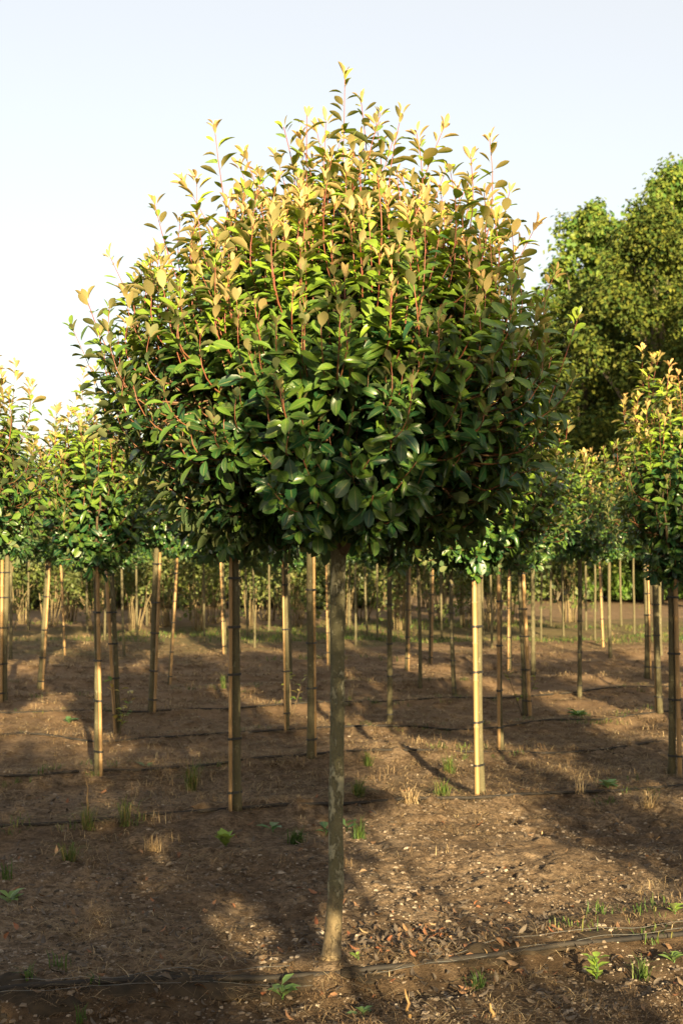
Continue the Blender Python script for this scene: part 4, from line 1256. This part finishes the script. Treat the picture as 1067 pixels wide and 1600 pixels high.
tuft(463, 1318, 90, 0.11, 1.2, 0.0, 0.35, 'patch of dark green grass just short of the big trunk', 21)
tuft(560, 1310, 26, 0.16, 0.9, 0.0, 0.6, 'thin green tuft just past the big trunk, edge of the sunlit soil', 22)
tuft(748, 1545, 26, 0.09, 0.9, 0.0, 0.4, 'short green tuft on the dark soil below the sunlit patch', 23)
tuft(1003, 1530, 22, 0.11, 0.8, 0.1, 0.6, 'thin upright green tuft on the dark soil near the picture edge', 24)
tuft(92, 1512, 14, 0.09, 0.7, 0.1, 0.5, 'small green tuft among the soil just above the torn fabric', 25)
tuft(45, 1532, 14, 0.08, 0.8, 0.1, 0.5, 'small green tuft growing out of the torn fabric', 26)
tuft(147, 1538, 8, 0.06, 0.6, 0.0, 0.3, 'tiny green tuft standing on the torn fabric', 27)
tuft(128, 1597, 10, 0.08, 0.5, 0.1, 0.4, 'yellow-green tuft at the very bottom of the picture', 28)
tuft(8, 1372, 16, 0.12, 0.9, 0.1, 0.5, 'green tuft at the picture edge above the bare soil', 29)
tuft(300, 1236, 70, 0.26, 1.0, 0.3, 1.0, 'large dry grass tuft beyond the hose, beside the thick grey trunk', 30)
tuft(137, 1296, 40, 0.20, 1.3, 0.4, 1.0, 'sprawling dry grass tuft on the hose, foot of the tall stalk', 31)
tuft(196, 1290, 26, 0.24, 1.3, 0.3, 0.9, 'yellowish grass tuft arching over the hose', 32)
tuft(702, 1208, 50, 0.20, 1.1, 0.2, 0.8, 'grey-green grass tuft between the hose and the yellow stake', 33)
tuft(560, 1246, 60, 0.17, 1.3, 0.3, 0.9, 'sunlit golden grass tuft right behind the big trunk', 34)
tuft(690, 1246, 60, 0.18, 1.2, 0.2, 0.9, 'sunlit grass tuft at the foot of the yellow stake', 35)
tuft(640, 1256, 60, 0.16, 1.5, 0.6, 1.0, 'dry straw-coloured tuft between the big trunk and the yellow stake', 36, mat=M_straw)
tuft(574, 1196, 40, 0.16, 1.2, 0.3, 0.9, 'small sunlit tuft beyond the big trunk on the third row', 37)
tuft(1012, 1262, 60, 0.17, 1.6, 0.5, 1.0, 'curling dry grass tuft near the picture edge in front of the brown stake', 38, mat=M_straw)
tuft(905, 1240, 14, 0.22, 1.3, 0.6, 1.0, 'broken pale dry stalks bent over the second hose', 39, mat=M_straw)
tuft(240, 1330, 34, 0.15, 1.4, 0.5, 1.0, 'dry tuft on the shaded bank above the bare soil', 40, mat=M_straw)
tuft(110, 1345, 34, 0.15, 1.4, 0.3, 1.0, 'greenish dry tuft on the shaded bank near the picture edge', 41)
tuft(350, 1075, 30, 0.25, 1.0, 0.2, 0.8, 'green and dry tuft beside the thin trunk behind the thick grey trunk', 42)
tuft(548, 1095, 26, 0.22, 0.9, 0.8, 1.0, 'pale dry leaf clump standing beyond the big trunk', 43, mat=M_straw)

def stalk(px, py, h, r, label, seed):
    x, y = at(px, py)
    rs = np.random.RandomState(seed)
    P = np.stack([np.cumsum(rs.randn(6)) * 0.006, np.cumsum(rs.randn(6)) * 0.006, np.linspace(-0.01, h, 6)], -1)
    o = link('dry_stalk', tube_mesh('dry_stalk', P, np.linspace(r, r * 0.4, 6) * (1 + 0.5 * rs.rand(6)), M_cane, 6), None, (x, y, gz(x, y)))
    tag(o, label, 'stalk')
stalk(137, 1290, 0.30, 0.006, 'tall dry yellow stalk standing by the hose in shade', 1)
stalk(641, 1590, 0.115, 0.007, 'short thick dry stalk at the bottom below the big trunk', 2)
stalk(765, 1590, 0.06, 0.008, 'stubby dry stalk at the bottom under the green tuft', 3)
stalk(760, 1500, 0.05, 0.003, 'thin pale twig stuck in the fabric strip', 4)

# leafy suckers at the feet of three trees
def sucker(px, py, h, n, label, seed):
    x, y = at(px, py)
    rs = np.random.RandomState(seed)
    root = empty('sucker_shoot', (x, y, gz(x, y)))
    tag(root, label, 'sucker')
    for s in range(3):
        d = rs.randn(2) * 0.10
        t = np.linspace(0, 1, 5)[:, None]
        hh = h * rs.uniform(0.6, 1.0)
        P = np.concatenate([d[None] * t, hh * t - 0.02], 1)
        link('stem', tube_mesh('stem', P, np.linspace(0.006, 0.003, 5), M_limb, 5), root)
        for i in range(n):
            q = rs.uniform(0.25, 1.0)
            a = rs.rand() * 6.28; p = rs.uniform(0.1, 0.8)
            dd = np.array([[math.cos(a) * math.cos(p), math.sin(a) * math.cos(p), math.sin(p)]])
            nn = np.array([[-math.cos(a) * math.sin(p), -math.sin(a) * math.sin(p), math.cos(p)]])
            o = bpy.data.objects.new('leaf', LEAF_MESH[i % 4])
            s_ = rs.uniform(0.06, 0.10)
            o.matrix_basis = Matrix.Translation((d[0] * q, d[1] * q, hh * q)) @ Matrix(frames(dd, nn)[0].tolist()).to_4x4() @ Matrix.Diagonal((s_, s_, s_, 1))
            o.color = (float(rs.uniform(0.1, 0.9)), float(rs.rand()), 0, 1)
            COL.objects.link(o); o.parent = root
sucker(184, 1150, 0.75, 10, 'leafy sucker shoots round the foot of a thin tilted trunk', 1)
sucker(455, 1120, 0.70, 9, 'leafy sucker shoots beside the slender trunk between two thicker ones', 2)
sucker(816, 1118, 0.70, 10, 'leafy sucker shoots round the foot of the leaning tan stake', 3)
far_labels()
